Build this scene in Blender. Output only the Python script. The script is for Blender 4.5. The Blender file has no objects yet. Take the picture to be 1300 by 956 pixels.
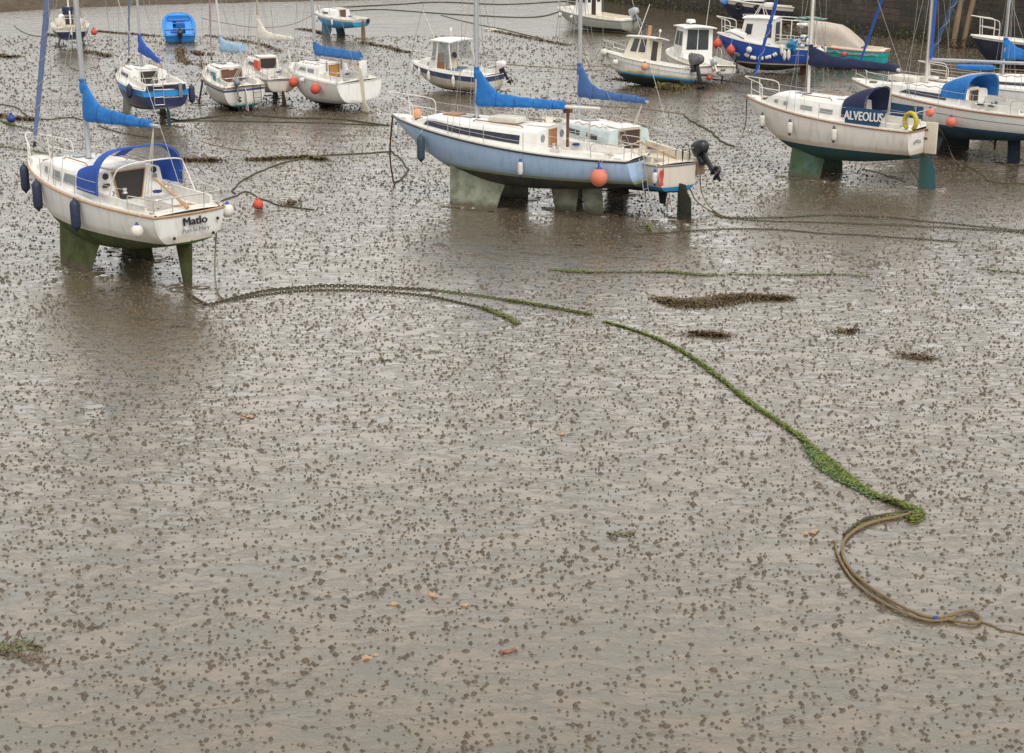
import bpy, bmesh, math, random
import numpy as np
from mathutils import Vector, Matrix, noise, Euler
R = math.radians
random.seed(7)
scene = bpy.context.scene
COL = scene.collection

# ---------------------------------------------------------------- camera
F, CX, CY, HCAM, TH = 1900.0, 650.0, 433.0, 9.93, R(16.78)
cam_d = bpy.data.cameras.new('camera')
cam = bpy.data.objects.new('camera', cam_d); COL.objects.link(cam)
cam.location = (0, 0, HCAM)
cam.rotation_euler = (math.pi/2 - TH, 0, 0)
cam_d.sensor_fit = 'HORIZONTAL'; cam_d.sensor_width = 36
cam_d.lens = 36*F/1300
cam_d.shift_y = -(478-CY)/1300
cam_d.clip_start = .1; cam_d.clip_end = 3000
scene.camera = cam

# ---------------------------------------------------------------- sky, sun, exposure
SUN_EL, SUN_AZ = R(52), R(150)      # azimuth measured clockwise from +Y
w = bpy.data.worlds.new('World'); scene.world = w; w.use_nodes = True
nt = w.node_tree; nt.nodes.clear()
sky = nt.nodes.new('ShaderNodeTexSky'); sky.sky_type = 'NISHITA'; sky.sun_disc = False
sky.sun_elevation = SUN_EL; sky.sun_rotation = SUN_AZ; sky.dust_density = 4; sky.air_density = 1.2
hs = nt.nodes.new('ShaderNodeHueSaturation'); hs.inputs['Saturation'].default_value = .12
tc = nt.nodes.new('ShaderNodeTexCoord')
cn = nt.nodes.new('ShaderNodeTexNoise'); cn.inputs['Scale'].default_value = 2.2; cn.inputs['Detail'].default_value = 6
mp = nt.nodes.new('ShaderNodeMapping'); mp.inputs['Scale'].default_value = (1, 1, 3.5)
cr = nt.nodes.new('ShaderNodeValToRGB')
cr.color_ramp.elements[0].position = .3; cr.color_ramp.elements[0].color = (6.6, 6.45, 6.2, 1)
cr.color_ramp.elements[1].position = .72; cr.color_ramp.elements[1].color = (9.7, 9.48, 9.05, 1)
mx = nt.nodes.new('ShaderNodeMix'); mx.data_type = 'RGBA'; mx.inputs[0].default_value = .75
bg = nt.nodes.new('ShaderNodeBackground'); bg.inputs['Strength'].default_value = .1
ow = nt.nodes.new('ShaderNodeOutputWorld')
L_ = nt.links.new
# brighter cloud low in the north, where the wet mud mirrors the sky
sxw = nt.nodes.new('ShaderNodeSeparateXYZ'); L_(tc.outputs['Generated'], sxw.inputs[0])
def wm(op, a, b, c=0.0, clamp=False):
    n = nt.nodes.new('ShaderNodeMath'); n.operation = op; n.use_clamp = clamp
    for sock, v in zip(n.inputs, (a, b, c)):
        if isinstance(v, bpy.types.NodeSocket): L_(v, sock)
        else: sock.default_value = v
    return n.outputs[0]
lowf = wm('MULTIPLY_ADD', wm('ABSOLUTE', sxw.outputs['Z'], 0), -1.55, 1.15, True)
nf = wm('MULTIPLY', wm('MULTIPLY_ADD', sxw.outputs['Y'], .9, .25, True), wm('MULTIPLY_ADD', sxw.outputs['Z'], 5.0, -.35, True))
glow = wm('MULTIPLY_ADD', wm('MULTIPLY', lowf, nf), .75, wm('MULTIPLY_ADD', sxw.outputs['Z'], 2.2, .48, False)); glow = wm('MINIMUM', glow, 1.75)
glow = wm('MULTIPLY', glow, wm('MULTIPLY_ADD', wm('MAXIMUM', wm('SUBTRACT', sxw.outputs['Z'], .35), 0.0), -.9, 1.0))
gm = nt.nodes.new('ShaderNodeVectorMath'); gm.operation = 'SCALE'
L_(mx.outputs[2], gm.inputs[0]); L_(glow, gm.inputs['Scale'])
L_(sky.outputs[0], hs.inputs['Color']); L_(hs.outputs[0], mx.inputs[6])
L_(tc.outputs['Generated'], mp.inputs[0]); L_(mp.outputs[0], cn.inputs['Vector']); L_(cn.outputs['Fac'], cr.inputs[0])
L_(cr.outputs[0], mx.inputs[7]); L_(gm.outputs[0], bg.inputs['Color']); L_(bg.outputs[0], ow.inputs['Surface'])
sd_ = bpy.data.lights.new('sun', 'SUN'); sd_.energy = 1.35; sd_.angle = R(20); sd_.color = (1, .965, .92)
sun = bpy.data.objects.new('sun', sd_); COL.objects.link(sun)
dirv = Vector((math.sin(SUN_AZ)*math.cos(SUN_EL), math.cos(SUN_AZ)*math.cos(SUN_EL), math.sin(SUN_EL)))
sun.rotation_euler = (-dirv).to_track_quat('-Z', 'Y').to_euler(); sun.location = (0, -20, 60)
vs = scene.view_settings
vs.view_transform = 'Standard'; vs.look = 'None'; vs.gamma = 1; vs.use_curve_mapping = False; vs.exposure = 0.40

# ---------------------------------------------------------------- pixel of the photo -> point of the place
def P(px, py, z=0.0):
    xc, yc = (px-CX)/F, -(py-CY)/F
    d = Vector((xc, math.cos(TH)+yc*math.sin(TH), -math.sin(TH)+yc*math.cos(TH)))
    t = (z-HCAM)/d.z
    return Vector((d.x*t, d.y*t, z))

# ---------------------------------------------------------------- materials
def _mat(name):
    m = bpy.data.materials.new(name); m.use_nodes = True
    b = m.node_tree.nodes['Principled BSDF']
    return m, m.node_tree, b
def N(nt, typ, **kw):
    n = nt.nodes.new(typ)
    for k, v in kw.items():
        if k in n.inputs: n.inputs[k].default_value = v
        else: setattr(n, k, v)
    return n
def mixc(nt, fac, a, b, blend='MIX'):
    n = nt.nodes.new('ShaderNodeMix'); n.data_type = 'RGBA'; n.blend_type = blend
    for sock, v in ((n.inputs[0], fac), (n.inputs[6], a), (n.inputs[7], b)):
        if isinstance(v, bpy.types.NodeSocket): nt.links.new(v, sock)
        elif isinstance(v, (int, float)): sock.default_value = v
        else: sock.default_value = (v[0], v[1], v[2], 1)
    return n.outputs[2]
def math_(nt, op, a, b=0.0, c=0.0, clamp=False):
    n = nt.nodes.new('ShaderNodeMath'); n.operation = op; n.use_clamp = clamp
    for sock, v in zip(n.inputs, (a, b, c)):
        if isinstance(v, bpy.types.NodeSocket): nt.links.new(v, sock)
        else: sock.default_value = v
    return n.outputs[0]
def ramp(nt, fac, stops, interp='LINEAR'):
    n = nt.nodes.new('ShaderNodeValToRGB'); n.color_ramp.interpolation = interp
    els = n.color_ramp.elements
    while len(els) < len(stops): els.new(.5)
    for e, (p, c) in zip(els, stops):
        e.position = p
        e.color = (c, c, c, 1) if isinstance(c, (int, float)) else (c[0], c[1], c[2], 1)
    nt.links.new(fac, n.inputs[0]); return n.outputs[0]
def noise_(nt, scale, detail=4, rough=.55, vec=None, dist=0):
    n = N(nt, 'ShaderNodeTexNoise', Scale=scale, Detail=detail, Roughness=rough, Distortion=dist)
    if vec is not None: nt.links.new(vec, n.inputs['Vector'])
    return n.outputs['Fac']
def mapping(nt, vec, scale=(1,1,1), rot=(0,0,0), loc=(0,0,0)):
    n = N(nt, 'ShaderNodeMapping'); n.inputs['Scale'].default_value = scale; n.inputs['Rotation'].default_value = rot
    n.inputs['Location'].default_value = loc
    nt.links.new(vec, n.inputs['Vector']); return n.outputs[0]
def bump(nt, b, h, strength=.3, dist=.02):
    n = N(nt, 'ShaderNodeBump', Strength=strength, Distance=dist)
    nt.links.new(h, n.inputs['Height']); nt.links.new(n.outputs[0], b.inputs['Normal']); return n

_cache = {}
def M(name, col=(.8,.8,.8), rough=.5, metal=0, dirt=.25, dscale=6, dcol=None, bmp=0, alpha=1, coat=0, streak=False, mudline=0):
    """painted / plastic / cloth surface with worn, uneven colour"""
    if name in _cache: return _cache[name]
    m, nt, b = _mat(name)
    co = N(nt, 'ShaderNodeTexCoord').outputs['Object']
    if streak: co = mapping(nt, co, (1, 1, .18))
    f = noise_(nt, dscale, 6, .65, co)
    f = ramp(nt, f, [(.35, 0), (.75, 1)])
    dc = dcol or tuple(c*.5 for c in col)
    f = math_(nt, 'MULTIPLY', f, dirt)
    c = mixc(nt, f, col, dc)
    if mudline:
        oc = N(nt, 'ShaderNodeTexCoord').outputs['Object']; sz = N(nt, 'ShaderNodeSeparateXYZ'); nt.links.new(oc, sz.inputs[0])
        mz = math_(nt, 'MULTIPLY_ADD', noise_(nt, 5, 6, .7, oc), -mudline*1.6, sz.outputs['Z'])
        c = mixc(nt, ramp(nt, math_(nt, 'ADD', mz, .5), [(.30, .95), (.52, 0)]), c, (.10, .08, .055))
        sp = noise_(nt, 30, 3, .7, oc)
        c = mixc(nt, math_(nt, 'MULTIPLY', ramp(nt, sp, [(.62, 0), (.68, 1)]), .6), c, (.22, .20, .15))
        c = mixc(nt, math_(nt, 'MULTIPLY', ramp(nt, noise_(nt, 2.2, 6, .7, oc), [(.5, 0), (.6, 1)]), .55), c, tuple(q*.45 for q in col))
    nt.links.new(c, b.inputs['Base Color'])
    r = math_(nt, 'MULTIPLY_ADD', f, .5, rough, clamp=True); nt.links.new(r, b.inputs['Roughness'])
    b.inputs['Metallic'].default_value = metal
    if coat: b.inputs['Coat Weight'].default_value = coat
    if bmp: bump(nt, b, noise_(nt, dscale*4, 5, .6, co), bmp, .02)
    if alpha < 1: b.inputs['Alpha'].default_value = alpha
    _cache[name] = m; return m

def hullmat(name, top, wl, bottom, stripes=(), boot=None, boot_h=.06, bottom2=None, stain=(.30,.22,.12), stain_amt=.5, rough=.28, slime=(.06,.075,.03)):
    """hull paint: topsides, stripes measured below the sheer (attribute sd), antifouling under the waterline height wl"""
    m, nt, b = _mat(name)
    co = N(nt, 'ShaderNodeTexCoord').outputs['Object']
    sx = N(nt, 'ShaderNodeSeparateXYZ'); nt.links.new(co, sx.inputs[0]); z = sx.outputs['Z']
    at = N(nt, 'ShaderNodeAttribute'); at.attribute_name = 'sd'; sd = at.outputs['Fac']
    big = noise_(nt, 1.6, 5, .6, co)
    run = noise_(nt, 7, 6, .7, mapping(nt, co, (1, 1, .12)))
    fine = noise_(nt, 25, 4, .6, co)
    col = mixc(nt, ramp(nt, big, [(.4, 0), (.7, .35)]), top, tuple(c*.82 for c in top))
    for (s0, s1, c) in stripes:
        f = math_(nt, 'MULTIPLY', math_(nt, 'GREATER_THAN', sd, s0), math_(nt, 'LESS_THAN', sd, s1))
        col = mixc(nt, f, col, c)
    # rain runs and scuffs on the topsides
    f = math_(nt, 'MULTIPLY', ramp(nt, run, [(.50, 0), (.70, 1)]), stain_amt*.75)
    col = mixc(nt, f, col, stain)
    # tide stain just above the waterline, uneven
    d = math_(nt, 'SUBTRACT', z, wl)
    dn = math_(nt, 'MULTIPLY_ADD', big, -.22, d)
    f = math_(nt, 'MULTIPLY', ramp(nt, dn, [(0, 1), (.12, 0)]), stain_amt)
    col = mixc(nt, f, col, stain)
    if boot:
        f = math_(nt, 'LESS_THAN', d, boot_h)
        col = mixc(nt, f, col, boot)
    b2 = bottom2 or tuple(c*.5 for c in bottom)
    bc = mixc(nt, ramp(nt, big, [(.38, 0), (.62, 1)]), bottom, b2)
    bc = mixc(nt, math_(nt, 'MULTIPLY', ramp(nt, noise_(nt, 5, 6, .7, co), [(.5, 0), (.7, 1)]), .6), bc, slime)
    below = math_(nt, 'LESS_THAN', math_(nt, 'MULTIPLY_ADD', fine, .012, d), 0.006)
    col = mixc(nt, below, col, bc)
    nt.links.new(col, b.inputs['Base Color'])
    rr = math_(nt, 'MULTIPLY_ADD', below, .42, math_(nt, 'MULTIPLY_ADD', big, .25, rough-.05))
    nt.links.new(rr, b.inputs['Roughness'])
    hgt = math_(nt, 'MULTIPLY', fine, math_(nt, 'MULTIPLY_ADD', below, 1.0, .06))
    bump(nt, b, hgt, .35, .015)
    return m

WHITE = (.74,.72,.67)
M_white  = M('white_gelcoat', (.82,.81,.78), .32, dirt=.35, dscale=3, dcol=(.5,.45,.36))
M_deck   = M('deck_gelcoat', (.78,.765,.72), .5, dirt=.45, dscale=5, dcol=(.42,.38,.30), bmp=.15)
M_cream  = M('cream_gelcoat', (.72,.66,.54), .35, dirt=.4, dscale=3, dcol=(.45,.37,.25))
M_pale   = M('pale_blue_deck', (.55,.66,.66), .45, dirt=.4, dscale=4)
M_teak   = M('teak', (.36,.17,.075), .45, dirt=.6, dscale=9, dcol=(.14,.06,.03), streak=True)
M_teakl  = M('worn_teak', (.50,.30,.16), .6, dirt=.6, dscale=9, dcol=(.25,.15,.08))
M_dark   = M('dark_hatch', (.035,.03,.03), .35, dirt=.3)
M_glass  = M('tinted_glass', (.035,.042,.05), .08, dirt=.3, dscale=8, dcol=(.12,.12,.11))
M_navyg  = M('navy_perspex', (.018,.022,.045), .12, dirt=.4, dscale=6, dcol=(.08,.08,.09))
M_glassl = M('pale_window_glass', (.25,.28,.29), .1, dirt=.5, dscale=8, dcol=(.1,.12,.13))
M_clear  = M('clear_plastic', (.45,.47,.48), .12, dirt=.3, alpha=.32)
M_cglass = M('clear_glass', (.30,.36,.36), .05, dirt=.2, alpha=.3)
M_alu    = M('alloy', (.55,.57,.59), .38, metal=.55, dirt=.3, dscale=5)
M_steel  = M('steel_tube', (.62,.61,.58), .3, metal=.6, dirt=.4, dscale=12, dcol=(.3,.22,.15))
M_wtube  = M('white_tube', (.74,.72,.68), .4, dirt=.4, dscale=12, dcol=(.4,.3,.2))
M_wire   = M('rig_wire', (.33,.32,.30), .4, metal=.3, dirt=.2)
M_lead   = M('cut_rope', (.52,.49,.43), .8, dirt=.5, dscale=30)
M_redrope= M('red_rope', (.45,.10,.12), .8, dirt=.5, dscale=30)
M_rope   = M('old_rope', (.25,.19,.115), .85, dirt=.7, dscale=25, dcol=(.09,.075,.045), bmp=.8)
M_gold   = M('tan_rope', (.25,.175,.085), .8, dirt=.7, dscale=25, dcol=(.13,.10,.06), bmp=.8)
M_chain  = M('weedy_chain', (.065,.052,.03), .65, dirt=.8, dscale=8, dcol=(.045,.05,.02), bmp=.8)
M_gchain = M('green_chain', (.09,.12,.035), .7, dirt=.8, dscale=4, dcol=(.05,.045,.025), bmp=.8)
M_weedg  = M('green_weed', (.17,.215,.025), .45, dirt=.8, dscale=7, dcol=(.06,.09,.015))
M_weedb  = M('brown_weed', (.125,.075,.035), .4, dirt=.8, dscale=7, dcol=(.025,.02,.012))
M_blue   = M('blue_canvas', (.010,.13,.43), .8, dirt=.75, dscale=4, dcol=(.05,.25,.58), bmp=.9)
M_blue2  = M('faded_blue_canvas', (.045,.12,.33), .8, dirt=.6, dscale=5, dcol=(.10,.17,.30), bmp=.4)
M_navy   = M('navy_canvas', (.014,.021,.065), .8, dirt=.4, dscale=5, dcol=(.03,.035,.07), bmp=.4)
M_royal  = M('royal_canvas', (.022,.09,.42), .75, dirt=.4, dscale=5, dcol=(.015,.045,.2), bmp=.3)
M_dodger = M('blue_dodger', (.022,.075,.17), .75, dirt=.3, dscale=5, bmp=.2)
M_lblue  = M('pale_blue_cloth', (.32,.47,.62), .8, dirt=.6, dscale=5, dcol=(.18,.30,.42), bmp=.4)
M_wcloth = M('white_cloth', (.70,.66,.58), .85, dirt=.5, dscale=4, bmp=.4)
M_furl   = M('slate_blue_sacrificial', (.14,.19,.36), .8, dirt=.5, dscale=6, dcol=(.22,.27,.42), bmp=.4)
M_red    = M('red_buoy', (.62,.055,.035), .55, dirt=.8, dscale=7, dcol=(.45,.16,.09), bmp=.15)
M_orange = M('orange_buoy', (.70,.15,.085), .55, dirt=.8, dscale=7, dcol=(.55,.27,.17), bmp=.15)
M_peach  = M('peach_buoy', (.72,.34,.2), .55, dirt=.4, dscale=6)
M_bball  = M('blue_buoy', (.02,.05,.28), .45, dirt=.4)
M_wfend  = M('white_fender', (.74,.72,.66), .45, dirt=.5, dscale=12, dcol=(.42,.36,.25))
M_nfend  = M('navy_fender', (.018,.026,.065), .5, dirt=.5, dscale=12, dcol=(.06,.065,.09))
M_bcap   = M('blue_cap', (.02,.06,.3), .5)
M_gfend  = M('grey_fender', (.045,.07,.10), .55, dirt=.4, dscale=12)
M_yellow = M('yellow_foam', (.55,.43,.02), .6, dirt=.5, dscale=7, dcol=(.35,.28,.05))
M_black  = M('black_plastic', (.02,.021,.024), .3, dirt=.3)
M_grey   = M('grey_plastic', (.20,.21,.22), .35, dirt=.3)
M_silver = M('silver_cowl', (.42,.46,.48), .3, dirt=.3)
M_teal   = M('teal_plastic', (.03,.30,.33), .5, dirt=.4)
M_ltr    = M('letter_black', (.012,.012,.015), .5, dirt=0)
M_ltrg   = M('letter_grey', (.16,.16,.17), .5, dirt=0)
M_ltrw   = M('letter_white', (.72,.72,.70), .5, dirt=0)
M_ltrgold= M('letter_gold', (.4,.34,.16), .5, dirt=0)
M_timber = M('weathered_timber', (.34,.235,.155), .8, dirt=.8, dscale=4, dcol=(.08,.06,.045), bmp=.6, streak=True)
M_rust   = M('rusty_steel', (.16,.07,.035), .8, dirt=.7, dscale=12, bmp=.5)
M_shell  = M('shell', (.45,.30,.17), .6, dirt=.7, dscale=30)
M_crab   = M('crab_shell', (.26,.12,.08), .5, dirt=.6, dscale=20)

# ---------------------------------------------------------------- mesh builder
class MB:
    def __init__(s): s.v=[]; s.f=[]; s.m=[]; s.sd=[]; s.mats=[]
    def mi(s, mat):
        if mat not in s.mats: s.mats.append(mat)
        return s.mats.index(mat)
    def add(s, vs, fs, mat, sd=None):
        k=len(s.v); s.v += [tuple(p) for p in vs]; s.sd += (sd if sd is not None else [0.0]*len(vs))
        i=s.mi(mat)
        for f in fs: s.f.append(tuple(k+j for j in f)); s.m.append(i)
        return s
    def grid(s, rows, mat, closed=False, sd=None, matf=None):
        n=len(rows[0]); vs=[p for r in rows for p in r]; k=len(s.v)
        s.v += [tuple(p) for p in vs]; s.sd += ([q for r in sd for q in r] if sd else [0.0]*len(vs))
        i0=s.mi(mat)
        for a in range(len(rows)-1):
            for b in range(n if closed else n-1):
                c=(b+1)%n
                s.f.append((k+a*n+b, k+a*n+c, k+(a+1)*n+c, k+(a+1)*n+b))
                s.m.append(s.mi(matf(a,b)) if matf else i0)
        return s
    def tube(s, path, r, mat, n=8, closed=False, flat=1.0, wob=0):
        path=[Vector(p) for p in path]; m=len(path); rows=[]; prev=None
        for i,p in enumerate(path):
            a=path[(i-1)%m] if (closed or i>0) else p
            b=path[(i+1)%m] if (closed or i<m-1) else p
            t=(b-a)
            if t.length<1e-7: t=Vector((0,0,1))
            t.normalize()
            if prev is None:
                up=Vector((0,0,1)) if abs(t.z)<.9 else Vector((1,0,0))
                x=t.cross(up).normalized()
            else:
                x=(prev-t*prev.dot(t))
                x=x.normalized() if x.length>1e-6 else t.orthogonal().normalized()
            prev=x; y=t.cross(x)
            rr=r[i] if isinstance(r,(list,tuple)) else r
            if wob: rr*=1+wob*noise.noise(p*9)
            rows.append([p+x*(rr*math.cos(2*math.pi*j/n))+y*(rr*flat*math.sin(2*math.pi*j/n)) for j in range(n)])
        if closed: rows.append(rows[0])
        s.grid(rows, mat, closed=True)
        if not closed:
            k=len(s.v); s.add(rows[0],[tuple(range(n))],mat); s.add(rows[-1],[tuple(range(n))],mat)
        return s
    def lathe(s, prof, mat, c=(0,0,0), n=16, matf=None, M4=None):
        rows=[]
        for (r,z) in prof:
            row=[Vector((c[0]+r*math.cos(2*math.pi*j/n), c[1]+r*math.sin(2*math.pi*j/n), c[2]+z)) for j in range(n)]
            if M4: row=[M4@p for p in row]
            rows.append(row)
        return s.grid(rows, mat, closed=True, matf=matf)
    def box(s, c, size, mat, rot=None, bev=.012, seg=2):
        bm=bmesh.new(); bmesh.ops.create_cube(bm, size=1)
        for v in bm.verts: v.co=Vector((v.co.x*size[0], v.co.y*size[1], v.co.z*size[2]))
        bv=min(bev, min(size)*.45)
        if bv>0: bmesh.ops.bevel(bm, geom=list(bm.edges), offset=bv, segments=seg, profile=.6, affect='EDGES')
        mt=Matrix.Translation(Vector(c))
        if rot is not None: mt=mt@(rot if isinstance(rot,Matrix) else Euler(rot).to_matrix().to_4x4())
        bm.verts.index_update()
        s.add([mt@v.co for v in bm.verts],[[v.index for v in f.verts] for f in bm.faces],mat)
        bm.free(); return s
    def prism(s, quad, nrm, th, mat, n=1, bulge=0):
        """slab on a planar quad: corners p00,p10,p11,p01, thickness along nrm"""
        q=[Vector(p) for p in quad]; d=Vector(nrm).normalized()*th
        vs=q+[p+d for p in q]
        s.add(vs,[(0,1,2,3),(4,5,6,7),(0,1,5,4),(1,2,6,5),(2,3,7,6),(3,0,4,7)],mat); return s
    def poly(s, pts, d, mat):
        """extruded outline"""
        k=len(pts); a=[Vector(p) for p in pts]; d=Vector(d); b=[p+d for p in a]
        s.add(a+b,[tuple(range(k)),tuple(range(k,2*k))]+[(i,(i+1)%k,k+(i+1)%k,k+i) for i in range(k)],mat); return s
    def blob(s, c, size, mat, seed=0, rough=.15, sub=2, freq=2.0):
        bm=bmesh.new(); bmesh.ops.create_icosphere(bm, subdivisions=sub, radius=1)
        o=Vector((seed*3.1,seed*1.7,seed*.9))
        vs=[]
        for v in bm.verts:
            k=1+rough*noise.noise(v.co*freq+o)*2
            vs.append(Vector((c[0]+v.co.x*size[0]*k, c[1]+v.co.y*size[1]*k, c[2]+v.co.z*size[2]*k)))
        bm.verts.index_update()
        s.add(vs,[[v.index for v in f.verts] for f in bm.faces],mat); bm.free(); return s
    def build(s, name, parent=None, ang=38, smooth=True, recalc=True, weld=False):
        me=bpy.data.meshes.new(name); me.from_pydata(s.v,[],s.f)
        for m in s.mats: me.materials.append(m)
        me.polygons.foreach_set('material_index', s.m)
        if any(s.sd):
            a=me.attributes.new('sd','FLOAT','POINT'); a.data.foreach_set('value', s.sd)
        if recalc:
            bm=bmesh.new(); bm.from_mesh(me)
            if weld: bmesh.ops.remove_doubles(bm, verts=bm.verts, dist=1e-4)
            bmesh.ops.recalc_face_normals(bm, faces=bm.faces); bm.to_mesh(me); bm.free()
        if smooth:
            me.polygons.foreach_set('use_smooth',[True]*len(me.polygons)); me.set_sharp_from_angle(angle=R(ang))
        me.update()
        o=bpy.data.objects.new(name, me); COL.objects.link(o)
        if parent: o.parent=parent
        return o

def tag(o, label=None, cat=None, group=None, kind=None):
    if label: o['label']=label
    if cat: o['category']=cat
    if group: o['group']=group
    if kind: o['kind']=kind
    elif cat: o['kind']='thing'
    return o
def empty(name, loc, rot=(0,0,0)):
    o=bpy.data.objects.new(name,None); COL.objects.link(o); o.location=loc; o.rotation_euler=rot
    o.empty_display_size=.3; return o
def lerp(a,b,t): return a+(b-a)*t
def smooth(path, k=6):
    """Catmull-Rom through the points"""
    p=[Vector(q) for q in path]; p=[p[0]*2-p[1]]+p+[p[-1]*2-p[-2]]; out=[]
    for i in range(1,len(p)-2):
        for j in range(k):
            t=j/k; a,b,c,d=p[i-1],p[i],p[i+1],p[i+2]
            out.append(.5*((2*b)+(c-a)*t+(2*a-5*b+4*c-d)*t*t+(3*b-a-3*c+d)*t**3))
    out.append(p[-2]); return out

# ================================================================ SETTING: mud, bank, wall
def mud_material():
    m,nt,b=_mat('wet_mud')
    co=N(nt,'ShaderNodeTexCoord').outputs['Object']
    tan=(.138,.105,.066); grey=(.100,.087,.062); dark=(.06,.046,.032)
    big=noise_(nt,.09,5,.6,mapping(nt,co,(.6,1.3,1)))
    mid=noise_(nt,1.55,8,.64,mapping(nt,co,(.6,1.25,1)),.5)
    mid2=noise_(nt,4.2,6,.62,mapping(nt,co,(.75,1.25,1),loc=(7,3,0)),.4)
    fine=noise_(nt,17,6,.68,mapping(nt,co,(1,1,1)))
    rill=noise_(nt,1.3,6,.7,mapping(nt,co,(.22,1.2,1),rot=(0,0,R(12))),.8)
    c=mixc(nt,ramp(nt,mid,[(.42,0),(.60,1)]),grey,tan)
    c=mixc(nt,math_(nt,'MULTIPLY',ramp(nt,mid2,[(.52,0),(.66,1)]),.35),c,(.21,.155,.105))
    c=mixc(nt,math_(nt,'MULTIPLY',ramp(nt,fine,[(.5,0),(.75,1)]),.22),c,dark)
    edge=math_(nt,'ABSOLUTE',math_(nt,'SUBTRACT',mid,.5))
    c=mixc(nt,math_(nt,'MULTIPLY',ramp(nt,edge,[(0,1),(.022,0)]),.15),c,(.12,.095,.07))
    spk=noise_(nt,38,3,.6,mapping(nt,co,(.8,1.3,1)))
    c=mixc(nt,math_(nt,'MULTIPLY',ramp(nt,spk,[(.60,0),(.70,1)]),.35),c,(.05,.04,.028))
    # darker drained mud further up the harbour
    sx=N(nt,'ShaderNodeSeparateXYZ'); nt.links.new(co,sx.inputs[0]); Y=sx.outputs['Y']
    far=ramp(nt,math_(nt,'MULTIPLY',Y,.01),[(.36,0),(.60,1)])
    rl=ramp(nt,rill,[(.47,0),(.60,1)])
    c=mixc(nt,math_(nt,'MULTIPLY',math_(nt,'MULTIPLY',rl,far),.75),c,(.055,.042,.03))
    # brown-green diatom film and stained patches
    c=mixc(nt,math_(nt,'MULTIPLY',ramp(nt,big,[(.5,0),(.66,1)]),.30),c,(.11,.09,.05))
    nt.links.new(c,b.inputs['Base Color'])
    # water film: smooth pools between slightly proud mud
    pool=math_(nt,'ADD',math_(nt,'MULTIPLY',mid,.6),math_(nt,'MULTIPLY',mid2,.4))
    pm=ramp(nt,pool,[(.445,1),(.525,0)])
    rough=math_(nt,'MULTIPLY_ADD',pm,-.08,math_(nt,'MULTIPLY_ADD',fine,.14,.12))
    nt.links.new(rough,b.inputs['Roughness'])
    b.inputs['IOR'].default_value=1.47
    b.inputs['Coat Weight'].default_value=.8; b.inputs['Coat IOR'].default_value=1.42
    dry=math_(nt,'MULTIPLY',rl,far)
    nt.links.new(math_(nt,'MULTIPLY_ADD',dry,-.68,.8),b.inputs['Coat Weight'])
    nt.links.new(math_(nt,'MULTIPLY_ADD',dry,.25,math_(nt,'MULTIPLY_ADD',pm,-.06,.10)),b.inputs['Coat Roughness'])
    h=math_(nt,'ADD',math_(nt,'MULTIPLY',mid2,.50),math_(nt,'MULTIPLY',fine,.07))
    h=math_(nt,'ADD',h,math_(nt,'MULTIPLY',noise_(nt,8.5,4,.6,mapping(nt,co,(1,1.05,1))),.22))
    h=math_(nt,'MULTIPLY',h,math_(nt,'MULTIPLY_ADD',pm,-.74,1.0))
    bn=bump(nt,b,h,.36,.05); nt.links.new(bn.outputs[0],b.inputs['Coat Normal'])
    return m
M_mud=mud_material()
def gz(x,y): return .035*noise.noise(Vector((x*.05,y*.09,0)))
def build_ground():
    mb=MB(); xs=np.linspace(-170,170,69); ys=list(np.linspace(-40,12,5))+list(np.linspace(15,140,126))+list(np.linspace(150,500,20))
    rows=[]
    for y in ys:
        row=[]
        for x in xs:
            row.append((x,y,gz(x,y)))
        rows.append(row)
    mb.grid(rows,M_mud); o=mb.build('mud_flat',recalc=False); tag(o,kind='structure'); o['label']='wet grey brown harbour mud at low tide'
    # big outer sheet carrying the ground to the horizon
    mb=MB(); q=[(-1500,-600),(1500,-600),(1500,2500),(-1500,2500)]
    mb.add([(x,y,-.25) for x,y in q],[(0,1,2,3)],M_mud); tag(mb.build('ground',recalc=False),kind='structure')
build_ground()

def build_bank():
    m=M('weedy_bank',(.085,.06,.035),.75,dirt=.8,dscale=1.5,dcol=(.035,.028,.018),bmp=1.0)
    mb=MB(); rows=[]
    # foot of the bank follows the strip along the top of the photograph
    foot=[(-400,24),(-60,18),(40,13),(110,9.5),(200,6.5),(300,3.5),(420,1),(560,-3),(760,-8)]
    ft=smooth([P(x,y) for x,y in foot],8)
    for k,(d,z) in enumerate([(0,-.03),(.6,.10),(1.6,.25),(4,.5),(9,1.1),(18,2.0),(40,3.2),(90,3.8)]):
        rows.append([(p.x+.25*d,p.y+d+.9*noise.noise(Vector((p.x*.35,k*.8,0))),z+.12*noise.noise(Vector((p.x*.8,d,2)))) for p in ft])
    mb.grid(rows,m); tag(mb.build('shore_bank',recalc=False),kind='structure')
build_bank()

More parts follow.
